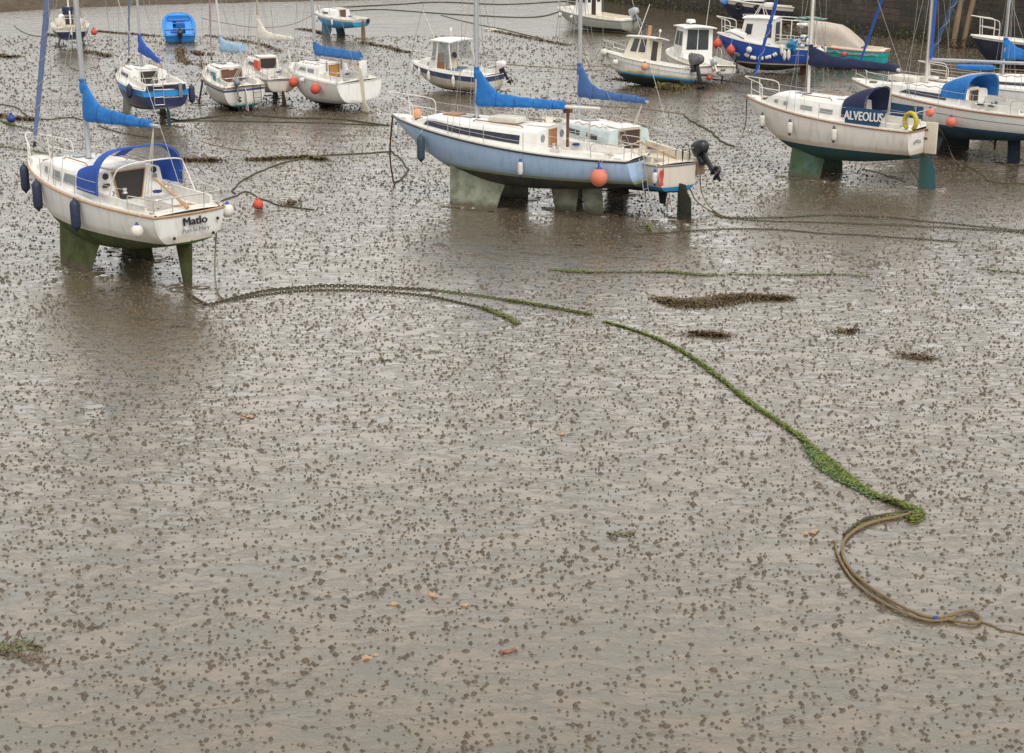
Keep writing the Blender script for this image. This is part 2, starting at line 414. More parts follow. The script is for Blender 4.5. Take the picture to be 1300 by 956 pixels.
def wall_material():
    m,nt,b=_mat('harbour_stone')
    co=N(nt,'ShaderNodeTexCoord').outputs['Object']
    br=N(nt,'ShaderNodeTexBrick'); br.inputs['Scale'].default_value=1
    br.inputs['Brick Width'].default_value=1.15; br.inputs['Row Height'].default_value=.42; br.inputs['Mortar Size'].default_value=.022
    br.inputs['Color1'].default_value=(.125,.090,.060,1); br.inputs['Color2'].default_value=(.040,.031,.023,1); br.inputs['Mortar'].default_value=(.022,.02,.017,1)
    br.inputs['Bias'].default_value=.1; br.offset=.43; br.squash=1.3; br.squash_frequency=3
    sx=N(nt,'ShaderNodeSeparateXYZ'); nt.links.new(co,sx.inputs[0])
    cx=N(nt,'ShaderNodeCombineXYZ'); nt.links.new(sx.outputs['X'],cx.inputs[0])
    z=math_(nt,'ADD',sx.outputs['Z'],math_(nt,'MULTIPLY',noise_(nt,.5,2,.5,co),.22)); nt.links.new(z,cx.inputs[1])
    nt.links.new(cx.outputs[0],br.inputs['Vector'])
    c=mixc(nt,ramp(nt,noise_(nt,3,6,.7,co),[(.35,0),(.7,.7)]),br.outputs['Color'],(.045,.04,.034))
    c=mixc(nt,math_(nt,'MULTIPLY',ramp(nt,noise_(nt,.9,5,.7,mapping(nt,co,(1,1,.3))),[(.55,0),(.75,1)]),.5),c,(.16,.145,.12))
    n2=noise_(nt,1.2,5,.6,co)
    low=ramp(nt,math_(nt,'MULTIPLY_ADD',n2,-1.1,sx.outputs['Z']),[(0,1),(1.0,0)])
    c=mixc(nt,math_(nt,'MULTIPLY',low,.85),c,(.028,.030,.013))
    nt.links.new(c,b.inputs['Base Color']); b.inputs['Roughness'].default_value=.7
    h=math_(nt,'ADD',math_(nt,'MULTIPLY',br.outputs['Fac'],-1.0),math_(nt,'MULTIPLY',noise_(nt,6,5,.6,co),.6))
    bump(nt,b,h,1.0,.14); return m
def build_wall():
    mw=wall_material()
    a=P(800,6); c=P(1292,68); d=(c-a); d.z=0; d.normalize()
    a=a-d*12; ln=(c-a).length+14
    root=empty('harbour_wall',a,(0,0,math.atan2(d.y,d.x)))
    tag(root,'dark coursed stone harbour wall with green algae along its foot','harbour wall')
    mb=MB(); nx,nz=90,26; rows=[]
    for k in range(nz+1):
        z=-.3+7.6*k/nz; rows.append([(ln*i/nx, .18*z*.35+.06*noise.noise(Vector((i*.7,k*.9,0))), z) for i in range(nx+1)])
    rows.append([(ln*i/nx,2.5,7.3) for i in range(nx+1)])
    rows.append([(ln*i/nx,2.6,-.3) for i in range(nx+1)])
    mb.grid(rows,mw)
    for e in (0,-1):
        pts=[r[e] for r in rows]; mb.add(pts,[tuple(range(len(pts)))],mw)
    mb.build('stone_face',root,recalc=True)
    mb=MB()
    for i in range(int(ln/1.6)):
        mb.box((.8+i*1.6,.35+.0,7.47),(1.58,.7,.3),mw,bev=.03)
    mb.build('coping',root)
    # weed skirt at the foot
    mb=MB(); rnd=random.Random(3)
    for i in range(2600):
        x=rnd.uniform(0,ln); z=abs(rnd.gauss(0,.42)); s=rnd.uniform(.06,.2)
        if z>1.5: continue
        y=-.06-rnd.random()*.15-max(0,.25-z)*rnd.random()
        q=[Vector((x+rnd.uniform(-s,s),y-rnd.uniform(-.03,.06),z+rnd.uniform(-s,s))) for _ in range(3)]
        mb.add(q,[(0,1,2)],M_weedg if rnd.random()<.12 else M_weedb)
    mb.build('wall_weed',root,smooth=False,recalc=False)
    M_wall_inv=Matrix.Translation(a)@Matrix.Rotation(math.atan2(d.y,d.x),4,'Z')
    return a,d,M_wall_inv
WA,WD,WM=build_wall()
def piles():
    specs=[((1213,62),.15,'left weathered timber fender pile leaning on the harbour wall'),((1226,64),.34,'right weathered timber fender pile leaning on the harbour wall')]
    specs=[((1211,61),.17,'brown timber fender pile nearest the white mast, leaning on the stone wall'),
           ((1223,61.5),.30,'brown timber fender pile right of its twin, beside the blue furled sail')]
    for (px,py),lean,lab in specs:
        b=P(px,py); b=b-Vector((-WD.y,WD.x,0))*.15
        n=Vector((-WD.y,WD.x,0))
        mb=MB(); path=[Vector((0,0,-.4)),Vector((lean*1.2,.12,2.2)),Vector((lean*3.0,.33,5.2)),Vector((lean*4.2,.5,7.6))]
        mb.tube(smooth(path,5),[.17]*16,M_timber,n=10,wob=.15)
        root=empty('timber_pile',b,(0,0,math.atan2(WD.y,WD.x))); tag(root,lab,'pile','timber piles on the harbour wall')
        mb.build('post',root)
        mb=MB(); rnd=random.Random(px)
        for i in range(160):
            z=abs(rnd.gauss(0,.3)); a=rnd.uniform(0,6.28); s=.1
            q=[Vector((.2*math.cos(a)+rnd.uniform(-s,s)+lean*.5*z,.2*math.sin(a)+rnd.uniform(-s,s),z+rnd.uniform(-s,s))) for _ in range(3)]
            mb.add(q,[(0,1,2)],M_weedb)
        mb.build('weed',root,smooth=False,recalc=False)
piles()

# ================================================================ BOAT KIT
class Boat:
    def __init__(s, name, label, cat, S, zS, zB, B=None, head=None, L=None, beam=2.4, tr=.75, zc=.7, zbt=1.1, pw=3.0,
                 roll=0, pitch=0, rake=.12, chine=False, wl=1.0, group='boats aground in the harbour', full=.45, dip=.0):
        ps=P(S[0],S[1],zS)
        if B is not None:
            pb=P(B[0],B[1],zB); dv=Vector((pb.x-ps.x,pb.y-ps.y)); psi=math.atan2(dv.y,dv.x)
            if L is None: L=dv.length
            if head is not None: psi=R(90+head)
        else: psi=R(90+head)
        s.L=L; s.beam=beam; s.tr=tr; s.zS=zS; s.zB=zB; s.zc=zc; s.zbt=zbt; s.pw=pw; s.rake=rake; s.chine=chine; s.wl=wl; s.full=full; s.dip=dip
        c=Vector((ps.x+math.cos(psi)*L/2, ps.y+math.sin(psi)*L/2, 0))
        s.root=empty(name,c,(R(roll),R(pitch),psi)); s.psi=psi
        tag(s.root,label,cat,group)
        s.mw=Matrix.Translation(c)@Euler((R(roll),R(pitch),psi)).to_matrix().to_4x4()
    def x(s,t): return -s.L/2+s.L*t
    def b(s,t):
        B=s.beam/2
        if getattr(s,'blunt',0): return B*(s.tr+(1-s.tr)*math.sin(math.pi/2*min(1,t/.5)))*max(0,1-max(0,t)**7)**.5
        if t<.38: return B*(s.tr+(1-s.tr)*math.sin(math.pi/2*t/.38))
        u=(t-.38)/.62
        return B*max(0.0,(1-u**2.1))**(.62 if s.chine else .78)
    def zs(s,t): return s.zS+(s.zB-s.zS)*t**1.7 - s.dip*math.sin(math.pi*min(1,t*1.15))
    def zb(s,t):
        if t<.45: return s.zc+(s.zbt-s.zc)*((.45-t)/.45)**1.7
        return s.zc+(s.zB-s.zc)*((t-.45)/.55)**s.pw
    def H(s,t,u,side=1):
        b=s.b(t); zs=s.zs(t); zb=s.zb(t)
        if s.chine:
            k=(t/1.0)**3
            pts=[(1,0),(.97-.12*k,.30),(.88-.30*k,.66),(.82-.34*k,.70),(0,1)]
            q=u*(len(pts)-1); i=min(int(q),len(pts)-2); f=q-i
            y=lerp(pts[i][0],pts[i+1][0],f); v=lerp(pts[i][1],pts[i+1][1],f)
        else:
            a=u*math.pi/2; p=s.full+.75*max(0,(t-.35)/.65)**1.6
            y=max(0,math.cos(a))**p; v=math.sin(a)**1.15
            if t>.35: v=lerp(v,math.sin(a),.5)
        z=zs-(zs-zb)*v
        x=s.x(t)+s.rake*(1-t)**5*(zs-z)
        return Vector((x, side*b*y, z)), zs-z
    def W(s,p): return s.mw@Vector(p)
    def hull(s, mat, nt=30, nu=14, rail=None, rail_r=.025, rail2=None):
        ts=[0.0]+[i/nt for i in range(1,nt)]+[.985,.996,1.0]
        mb=MB()
        rows=[];sds=[]
        for t in ts:
            r=[];q=[]
            for j in range(nu+1):
                p,d=s.H(t,j/nu,1); r.append(p); q.append(d)
            for j in range(nu-1,-1,-1):
                p,d=s.H(t,j/nu,-1); r.append(p); q.append(d)
            rows.append(r); sds.append(q)
        mb.grid(rows,mat,sd=sds)
        # transom
        r0=[];r1=[];q=[]
        n=10; trows=[];tsd=[]
        for j in range(nu+1):
            p,d=s.H(0,j/nu,1); m_=s.H(0,j/nu,-1)[0]
            trows.append([p.lerp(m_,k/6)+Vector((-.04*s.beam*math.sin(math.pi*k/6)*(1-.4*j/nu),0,0)) for k in range(7)]); tsd.append([d+1e-5]*7)
        mb.grid(trows,mat,sd=tsd)
        o=mb.build('hull',s.root,ang=42)
        if rail:
            m2=MB()
            path=[s.H(t,0.0,1)[0]+Vector((0,.012,-.015)) for t in ts[:-1]]+[s.H(1,0,1)[0]+Vector((.02,0,-.015))]+[s.H(t,0.0,-1)[0]+Vector((0,-.012,-.015)) for t in ts[:-1][::-1]]
            path=path+[Vector(path[-1]).lerp(path[0],k/6)+Vector((-.04*s.beam*math.sin(math.pi*k/6)-.01,0,0)) for k in range(1,6)]
            m2.tube(path,rail_r,rail,n=6,closed=True); m2.build('rub_rail',s.root)
        return o
    def deck(s, mat=None, ck=(.05,.36), cw=.62, depth=.42, coam=.13, nt=30, foot=True, bul=.05):
        """deck skin, gunwale lip and the sunken cockpit"""
        mat=mat or M_deck; mb=MB(); rows=[]
        ts=sorted(set([0.0,.02]+[i/nt for i in range(1,nt)]+[.985,.998]))
        tl=[]
        for t in ts:
            if ck and abs(t-ck[0])<.012 or ck and abs(t-ck[1])<.012: continue
            tl.append((t, bool(ck) and ck[0]<t<ck[1]))
        if ck: tl+= [(ck[0],False),(ck[0]+1e-4,True),(ck[1]-1e-4,True),(ck[1],False)]
        tl.sort(key=lambda q:q[0])
        for t,inn in tl:
            b=s.b(t); z=s.zs(t); x=s.x(t); w=min(b-.12,s.beam/2*cw) if b>.2 else b*.5
            cam=.05*b/(s.beam/2)
            half=[(b,z-.0),(b-.004,z+bul),(b*.97-.03 if b>.1 else b*.6,z+bul),(b*.96-.045 if b>.12 else b*.5,z+.01)]
            if inn:
                wf=w*.42
                half+=[(w+.03,z+.015),(w+.01,z+coam),(w-.05,z+coam),(w-.08,z-.10),(wf,z-.12),(wf-.02,z-depth if foot else z-.12),(0,z-depth if foot else z-.12)]
            else:
                ws=[w+.03,w+.01,w-.05,w-.08,w*.42,w*.4,0] if b>.2 else [b*.45,b*.4,b*.35,b*.3,b*.2,b*.1,0]
                half+=[(q, z+.01+cam*(1-(q/max(b,.01))**2)) for q in ws]
            row=[(x,y,zz) for y,zz in half]+[(x,-y,zz) for y,zz in half[::-1][1:]]
            rows.append(row)
        mb.grid(rows,mat)
        return mb.build('deck',s.root,ang=30)
    def cab(s,t,side,v):
        c=s.c; b=s.b(t); z=s.zs(t)+.02
        w=min(b-c['side'], s.beam/2*c['w'])
        w=max(w,.05)
        k=(t-c['t0'])/(c['t1']-c['t0'])
        h=c['h']*(1-c.get('drop',.35)*k)
        if 'fr' in c and k>1-c['fr']:
            h*=max(.03,math.sin(math.pi/2*(1-k)/c['fr'])**.8) if k<1 else .03
        th=c.get('tum',.10)*(h/c['h'])
        return Vector((s.x(t), side*(w-th*v), z+h*.86*v)), w, h, z, th
    def cabin(s, t0,t1,h,w=.62,side=.25,drop=.35,fr=.25,tum=.10,mat=None,roofmat=None,step=None):
        s.c=dict(t0=t0,t1=t1,h=h,w=w,side=side,drop=drop,fr=fr,tum=tum); mat=mat or M_white
        mb=MB(); rows=[]; n=22
        for i in range(n+1):
            t=lerp(t0,t1,i/n); p,w_,h_,z_,th=s.cab(t,1,1)
            x=s.x(t); wt=w_-th
            half=[(w_,z_-.03),(w_-th*.5,z_+h_*.43),(wt,z_+h_*.86),(wt-.035,z_+h_*.95),(wt-.10 if wt>.2 else wt*.6,z_+h_),(wt*.6,z_+h_+.035*h_/h),(wt*.3,z_+h_+.055*h_/h),(0,z_+h_+.06*h_/h)]
            rows.append([(x,y,zz) for y,zz in half]+[(x,-y,zz) for y,zz in half[::-1][1:]])
        rf=roofmat or mat
        mb.grid(rows,mat,matf=lambda a,b_: rf if 4<=b_<=9 else mat)
        for r in (rows[0],rows[-1]): mb.add(r,[tuple(range(len(r)))],mat)
        o=mb.build('cabin',s.root,ang=32); s.cabobj=o
        return o
    def roofz(s,t):
        p,w_,h_,z_,th=s.cab(t,1,1); return z_+h_+.055*h_/s.c['h']
    def window(s, ta,tb,va=.28,vb=.78,slant=(0,0),mat=None,frame=None,sides=(1,-1),fw=.02,parent=None):
        mat=mat or M_glass; n=10
        for sd in sides:
            def pt(u,v,off):
                t=lerp(lerp(ta,ta+slant[0],v),lerp(tb,tb+slant[1],v),u); vv=lerp(va,vb,v)
                p=s.cab(t,sd,vv)[0]; q=s.cab(t+.004,sd,vv)[0]; r=s.cab(t,sd,min(1,vv+.05))[0]
                nn=(q-p).cross(r-p).normalized()
                if nn.y*sd<0: nn=-nn
                return p+nn*off
            def patch(mb,m,ex,ez,o1):
                rows=[]
                for i in range(n+1):
                    u=-ex+(1+2*ex)*i/n
                    rows.append([pt(u,-ez,-.02),pt(u,-ez,o1),pt(u,1+ez,o1),pt(u,1+ez,-.02)])
                mb.grid(rows,m); mb.add(rows[0],[(0,1,2,3)],m); mb.add(rows[-1],[(0,1,2,3)],m)
            ln=abs(tb-ta)*s.L; hh=max(.05,(vb-va)*s.c['h'])
            if frame:
                mb=MB(); patch(mb,frame,fw/ln,fw/hh,.006); fo=mb.build('window',s.root,ang=30)
                mb=MB(); patch(mb,mat,0,0,.012); mb.build('pane',fo,ang=30)
            else:
                mb=MB(); patch(mb,mat,0,0,.010); mb.build('window',s.root,ang=30)
    def door(s, wd=.5, hd=.5, mat=None, z0=None, y=0, taper=0, hatch=True, frame=None, lean=0):
        t=s.c['t0']; p,w_,h_,z_,th=s.cab(t,1,1); x=s.x(t); zt=z_+h_; mat=mat or M_teak
        zb_=zt-hd
        mb=MB(); a=wd/2
        q=[(x-.03,y-a+taper,zb_),(x-.03,y+a-taper,zb_),(x-.03,y+a,zt-.01),(x-.03,y-a,zt-.01)]
        mb.prism(q,(1,0,0),.05,mat); o=mb.build('companionway_door',s.root,smooth=False)
        fm=MB(); f=frame or M_teakl
        for a0,a1 in ((0,3),(3,2),(2,1)):
            fm.tube([Vector(q[a0])+Vector((-.012,0,0)),Vector(q[a1])+Vector((-.012,0,0))],.018,f,n=6)
        fm.build('door_frame',s.root)
        if hatch:
            hm=MB(); hm.box((x+.38,y,s.roofz(t+.06)+.03),(.8,wd+.1,.045),M_white,bev=.02); hm.build('sliding_hatch',s.root)
    def keel(s, ta,tb,ba,bb, ytop,ybot,mat,th=.12,z0=-.06,name='keel',ztop=None,swell=True):
        """keel plate: top chord ta..tb, bottom chord ba..bb (fractions of length)"""
        def sec(t0,t1,y,z,k):
            x0,x1=s.x(t0),s.x(t1); pts=[]
            prof=[(0,0),(.08,.5),(.3,1),(.6,.85),(.9,.3),(1,0)]
            for u,w_ in prof: pts.append((lerp(x1,x0,u),y+th/2*w_*k,z))
            for u,w_ in prof[::-1][1:-1]: pts.append((lerp(x1,x0,u),y-th/2*w_*k,z))
            return pts
        def hz(x,y):
            t=min(1,max(0,(x+s.L/2)/s.L)); best=s.zb(t)
            for k in range(40,-1,-1):
                p,_=s.H(t,k/40,1)
                if p.y>=abs(y): best=p.z; break
            return best+.04
        tm=(ta+tb)/2
        zt=ztop if ztop is not None else s.zb(tm)+.28
        mb=MB(); rows=[]
        for i in range(7):
            v=i/6; rw=sec(lerp(ba,ta,v),lerp(bb,tb,v),lerp(ybot,ytop,v),0,1+(.5*(v-.7)/.3 if v>.7 else 0)); rows.append([(p[0],p[1],lerp(z0,(zt if ztop is not None else hz(p[0],p[1])),v)) for p in rw])
        mb.grid(rows,mat,closed=True); mb.add(rows[0],[tuple(range(len(rows[0])))],mat); mb.add(rows[-1],[tuple(range(len(rows[0])))],mat)
        return mb.build(name,s.root,ang=50)
    def bilge(s, ta,tb,ba,bb,mat,yt=.28,yb=.36,th=.13):
        for sd in (1,-1): s.keel(ta,tb,ba,bb,sd*yt*s.beam,sd*yb*s.beam,mat,th)
    def rudder(s, mat, chord=.42, ztop=None, zbot=-.05, top_ch=.38, x_off=0, th=.05, tiller=True, mat2=None):
        zt=ztop or s.zS+.12; mb=MB(); xa=s.x(0)-.02+x_off
        xt=lambda z: s.rake*(s.zS-z)-.04*s.beam
        rows=[]; n=9
        for i in range(n+1):
            z=lerp(zbot,zt,i/n); c=lerp(chord,top_ch*.75,i/n) if i<n-3 else top_ch*.75*(1-.12*(i-n+3))
            x1=xa+max(0,xt(z))-.0 if z>s.zbt else xa+xt(s.zbt)*1.0; x0=x1-c
            if z<=s.zbt: x1+=.10
            m_=1.0
            rows.append([(x1,th/2,z),(lerp(x1,x0,.35),th/2*1.2,z),(x0,.008,z),(x0,-.008,z),(lerp(x1,x0,.35),-th/2*1.2,z),(x1,-th/2,z)])
        mb.grid(rows,mat,closed=True); mb.add(rows[0],[tuple(range(6))],mat); mb.add(rows[-1],[tuple(range(6))],mat)
        o=mb.build('rudder',s.root,ang=30)
        if tiller:
            tm=MB(); tm.tube(smooth([(rows[-1][0][0]-.1,0,zt-.03),(rows[-1][0][0]+.35,0,zt+.14),(rows[-1][0][0]+.95,.03,zt+.26)],4),[.028]*5+[.02]*4,M_teakl,n=8); tm.build('tiller',s.root)
        return o
    def pulpit(s, h=.6, t=.86, mat=None, r=.016, open_=False):
        mat=mat or M_steel; mb=MB()
        A=lambda tt,sd,z,o=.06: Vector((s.x(tt), sd*max(.05,s.b(tt)-o), s.zs(tt)+z))
        top=[A(t,1,.04),A(t,1,h*.8),A(t+.02,1,h),A(lerp(t,1,.55),1,h*1.03,.02),Vector((s.x(1)+.03,.1,s.zs(1)+h*1.06)),Vector((s.x(1)+.03,-.1,s.zs(1)+h*1.06)),A(lerp(t,1,.55),-1,h*1.03,.02),A(t+.02,-1,h),A(t,-1,h*.8),A(t,-1,.04)]
        mb.tube(smooth(top,4),r,mat,n=6)
        for sd in (1,-1):
            mb.tube([A(lerp(t,1,.62),sd,.04,.03),A(lerp(t,1,.66),sd,h*1.03,.02)],r*.9,mat,n=6)
            mb.tube([A(t,sd,h*.5),A(lerp(t,1,.64),sd,h*.54,.025)],r*.8,mat,n=6)
        mb.build('pulpit',s.root)
    def pushpit(s,h=.58,t=.10,mat=None,r=.015,gap=False):
        mat=mat or M_steel; mb=MB()
        A=lambda tt,sd,z,o=.07: Vector((s.x(tt), sd*(s.b(tt)-o), s.zs(tt)+z))
        pts=[A(t,1,.04),A(t,1,h*.85),A(t-.02,1,h),A(.015,1,h),Vector((s.x(0)+.03,s.b(0)*.6,s.zS+h)),Vector((s.x(0)+.03,-s.b(0)*.6,s.zS+h)),A(.015,-1,h),A(t-.02,-1,h),A(t,-1,h*.85),A(t,-1,.04)]
        mb.tube(smooth(pts,4),r,mat,n=6)
        for sd in (1,-1):
            mb.tube([A(.012,sd,.04),A(.012,sd,h)],r*.9,mat,n=6)
            mb.tube([Vector((s.x(0)+.06,sd*s.b(0)*.45,s.zS+.04)),Vector((s.x(0)+.04,sd*s.b(0)*.45,s.zS+h))],r*.9,mat,n=6)
            mb.tube([A(t,sd,h*.5),A(.012,sd,h*.5)],r*.7,mat,n=6)
        mb.build('pushpit',s.root)
    def lines(s, ts=(.28,.45,.62,.76), h=.58, ends=(.10,.86), mat=None, double=True):
        mat=mat or M_steel
        for sd in (1,-1):
            A=lambda tt,z: Vector((s.x(tt), sd*(s.b(tt)-.07), s.zs(tt)+z))
            for t in ts:
                mb=MB(); mb.tube([A(t,.02),A(t,h)],.012,mat,n=6); mb.tube([A(t,.01),A(t,.06)],.022,mat,n=6); mb.build('stanchion',s.root)
            allt=[ends[0]]+list(ts)+[ends[1]]; mb=MB()
            for k in ((1.0,.52) if double else (1.0,)):
                path=[]
                for a,b_ in zip(allt[:-1],allt[1:]):
                    path+=[A(a,h*k), A((a+b_)/2,h*k-.012)]
                path.append(A(allt[-1],h*k)); mb.tube(path,.0055,M_wtube,n=5)
            mb.build('guard_wire',s.root)
    def mast(s, t, h, r=.065, mat=None, base=None, lean=0, spread=(.52,), shroud=True, fore=True, back=True, wmat=None, foretop=.97):
        mat=mat or M_alu; wmat=wmat or M_wire
        z0=base if base is not None else (s.roofz(t)-.03 if hasattr(s,'c') and s.c['t0']<=t<=s.c['t1'] else s.zs(t)+.02)
        x=s.x(t); s.mx=x; s.mz=z0; s.mtop=z0+h; s.mlean=lean
        mb=MB(); top=Vector((x-lean*h,0,z0+h)); s.top=top
        mb.tube([(x,0,z0),(x-lean*h*.5,0,z0+h*.5),top],r,mat,n=12,flat=.72); mb.box((x,0,z0+.02),(.2,.16,.06),M_black,bev=.01)
        o=mb.build('mast',s.root)
        sb=MB()
        for k in spread:
            c=Vector((x-lean*h*k,0,z0+h*k)); tips=[]
            for sd in (1,-1):
                tip=c+Vector((-.08,sd*s.beam*.30,.05)); sb.tube([c,tip],.016,mat,n=6); tips.append(tip)
            s.tips=tips; s.spc=c
        sb.build('spreader',s.root)
        rb=MB()
        if shroud:
            for i,sd in enumerate((1,-1)):
                ch=Vector((x-.05,sd*(s.b(t)-.10),s.zs(t)+.03))
                rb.tube([ch,s.tips[i],top-Vector((0,0,.05))],.008,wmat,n=5)
                for dx in (.32,-.38):
                    rb.tube([ch+Vector((dx,0,0)),s.spc-Vector((0,0,.05))],.008,wmat,n=5)
        if fore: rb.tube([(s.x(.985),0,s.zs(.985)+.06),top.lerp(Vector((x,0,z0)),1-foretop)],.008,wmat,n=5)
        if back: rb.tube([(s.x(.012),.0,s.zS+.06),top],.008,wmat,n=5)
        rb.tube([(x+.10,.03,z0+.1),(x-lean*h+.03,.03,z0+h*.99)],.007,M_lead,n=5)
        rb.tube([(x+.09,-.04,z0+.1),(x-lean*h+.03,-.04,z0+h*.99)],.007,M_redrope if r>.062 else M_lead,n=5)
        rb.tube([(x-.12,.02,z0+.9),(x-lean*h-.06,.0,z0+h*.99)],.006,M_lead,n=5)
        rb.build('rigging',s.root)
    def furl(s, mat, r=.075, top=.97, k0=.06, spiral=None):
        a=Vector((s.x(.985),0,s.zs(.985)+.06)); b=s.top.lerp(Vector((s.mx,0,s.mz)),1-top)
        n=40; path=[a.lerp(b,lerp(k0,.96,i/n)) for i in range(n+1)]
        rr=[r*(.55+.45*math.sin(math.pi*min(1,.12+.8*(1-i/n))))*(1+.10*noise.noise(Vector((i*.9,0,0)))) for i in range(n+1)]
        mb=MB(); mb.tube(path,rr,mat,n=10); o=mb.build('furled_jib',s.root)
        if spiral:
            mb=MB(); ax=(b-a).normalized(); u=ax.orthogonal().normalized(); v=ax.cross(u); sp=[]
            for i in range(260):
                q=i/259; c=a.lerp(b,lerp(k0,.5,q)); an=q*34; sp.append(c+(u*math.cos(an)+v*math.sin(an))*(r+.004))
            mb.tube(sp,.007,spiral,n=4); mb.build('furling_line',o)
        mb=MB(); c=a.lerp(b,k0*.55); mb.lathe([(0,-.07),(.07,-.07),(.075,-.04),(.04,-.02),(.04,.04),(.075,.05),(.07,.07),(0,.07)],M_black,c=c,n=12); mb.build('furling_drum',s.root)
    def boom(s, ln, z, mat=None, r=.045, rise=0.0, swing=0, cover=None, boot=.85, fat=.20, cl=None, tail=.09, cmat_name='sail_cover', sheet=True, seed=0):
        mat=mat or M_alu
        x0=s.mx-.07-s.mlean*(z-s.mz); a=Vector((x0,0,z)); dr=Vector((-math.cos(R(swing)),math.sin(R(swing)),rise)); b=a+dr*ln
        mb=MB(); mb.tube([a,b],r,mat,n=10); mb.build('boom',s.root)
        if sheet:
            mb=MB(); e=a+dr*(ln*.93)
            for dy in (-.05,.06,.16): mb.tube([e,Vector((max(s.x(.03),e.x-.05),dy,s.zS+.1))],.011,M_lead,n=5)
            mb.build('mainsheet',s.root)
        if cover:
            cl=cl or ln*.93; side=dr.cross(Vector((0,0,1))).normalized(); rows=[]; n=34; k=20
            fwd=Vector((.16,0,0))
            for i in range(n+1):
                u=i/n
                if u<.06:
                    q=u/.06; c=a+fwd*(1-q)*.9; wd=.05+.09*q; hb=.14; ht=boot*.98
                else:
                    q=(u-.06)/.94; c=a+dr*(cl*q); wd=lerp(fat*.62,tail*.8,q**.8)*(1+.8*max(0,.2-q)); hb=lerp(.16,.07,q)
                    ht=lerp(fat*1.25,tail*1.15,q)+ (boot-fat*1.25)*math.exp(-(q/.135)**1.35)
                if u in (0,): wd*=.6
                ro=[]
                for j in range(k):
                    an=2*math.pi*j/k; sy=math.sin(an); cx_=math.cos(an)
                    top=sy>0; zz=(ht if top else hb)*abs(sy)**.9*(1 if top else -1)
                    nar=1-.55*max(0,zz/boot)**.8 if top else 1
                    wv=wd*abs(cx_)**.8*(1 if cx_>0 else -1)*nar
                    p=c+side*wv+Vector((0,0,zz))
                    nz=noise.noise(Vector((p.x*3.2,p.y*5+seed,p.z*3.5)))*.035+noise.noise(Vector((p.x*9+seed,p.y*9,p.z*7)))*.012
                    crease=.009*math.sin(q*38+zz*14+an*1.5+5*noise.noise(Vector((q*5,seed,an*.4)))) if u>.1 else 0
                    d=(p-c); d=d.normalized() if d.length>1e-4 else Vector((0,0,1))
                    ro.append(p+d*(nz+crease))
                rows.append(ro)
            mb=MB(); mb.grid(rows,cover,closed=True)
            for r_ in (rows[0],rows[-1]): mb.add(r_,[tuple(range(k))],cover)
            self_o=None
            ties=[]
            # collar round the mast
            h0=boot
            o=mb.build(cmat_name,s.root,ang=60)
            mb=MB(); mm=Vector((s.mx-s.mlean*(z+boot-s.mz),0,z+boot))
            mb.lathe([(.085,-.32),(.105,-.2),(.10,-.08),(.085,-.05),(.082,-.03),(.095,.0),(.1,.05),(.08,.07)],cover,c=mm-Vector((0,0,.02)),n=14); mb.build('cover_collar',o)
            for i in range(9,n-1,7):
                tm=MB(); cc=sum(rows[i],Vector())/k; tm.tube([cc+(p-cc)*1.01 for p in rows[i]],.007,M_lead if cover in (M_wcloth,M_lblue) else M_navy,n=4,closed=True); tm.build('sail_tie',o)
    def hood(s, xa, xf, w, h, mat, clear=False, zbase=None, tip=.25, mid=None, thick=.015, band=True, sidewin=False):
        """folding canvas sprayhood: hoops from xa (aft, tall) to xf (forward, low); x in metres"""
        zb_=zbase; rows=[]; n=10; k=28
        for i in range(n+1):
            u=i/n; x=lerp(xa,xf,u); hh=h*(1-(1-tip)*u**1.9); ww=w*(1-.10*u)
            r=[]
            for j in range(k+1):
                an=math.pi*j/k; c=math.cos(an); si=math.sin(an)
                y=ww*abs(c)**.55*(1 if c>0 else -1); z=zb_+hh*si**.62
                r.append(Vector((x-.04*math.sin(an)*(1-u)*2,y,z+.012*noise.noise(Vector((x*4,y*4,z*3))))))
            rows.append(r)
        def mf(a,b_):
            if not clear: return mat
            f=b_/k
            if a>=3 and .16<f<.84 and not (.48<f<.52): return M_clear
            return mat
        mb=MB(); mb.grid(rows,mat,matf=mf)
        o=mb.build('sprayhood',s.root,ang=50,recalc=False)
        mb=MB(); mb.tube(rows[0],.02,mat,n=6)
        for i in ((0,n) if not clear else (0,)): pass
        mb.tube([p+Vector((.02,0,-.015)) for p in rows[0]],.013,M_steel,n=6); mb.build('hood_frame',o)
        return o
    def text(s, txt, pos, size, mat, facing='aft', lean=0, arc=None, bold=.0, name='name_lettering', sx=1.0, rotz=0, shear=0):
        cu=bpy.data.curves.new('txt','FONT'); cu.body=txt; cu.size=size; cu.align_x='CENTER'; cu.align_y='CENTER'; cu.extrude=.002; cu.shear=shear
        to=bpy.data.objects.new('tmp',cu); COL.objects.link(to)
        dg=bpy.context.evaluated_depsgraph_get(); me=bpy.data.meshes.new_from_object(to.evaluated_get(dg)); 
        bpy.data.objects.remove(to)
        for v in me.vertices: v.co.x*=sx
        if arc:
            for v in me.vertices: v.co.y+= -arc*(v.co.x**2)
        if bold:
            vs_=[]; fs_=[]; nv=len(me.vertices)
            for k,(dx,dy,dz) in enumerate(((0,0,0),(bold,0,.0006),(-bold,0,.0012),(bold*2,0,.0018),(-bold*2,0,.0024),(0,bold,.003),(0,-bold,.0036))):
                vs_+=[(v.co.x+dx,v.co.y+dy,v.co.z+dz) for v in me.vertices]; fs_+=[tuple(k*nv+i for i in p.vertices) for p in me.polygons]
            me=bpy.data.meshes.new(name); me.from_pydata(vs_,[],fs_); me.update()
        me.materials.clear(); me.materials.append(mat); me.name=name
        o=bpy.data.objects.new(name,me); COL.objects.link(o); o.parent=s.root; o.location=pos
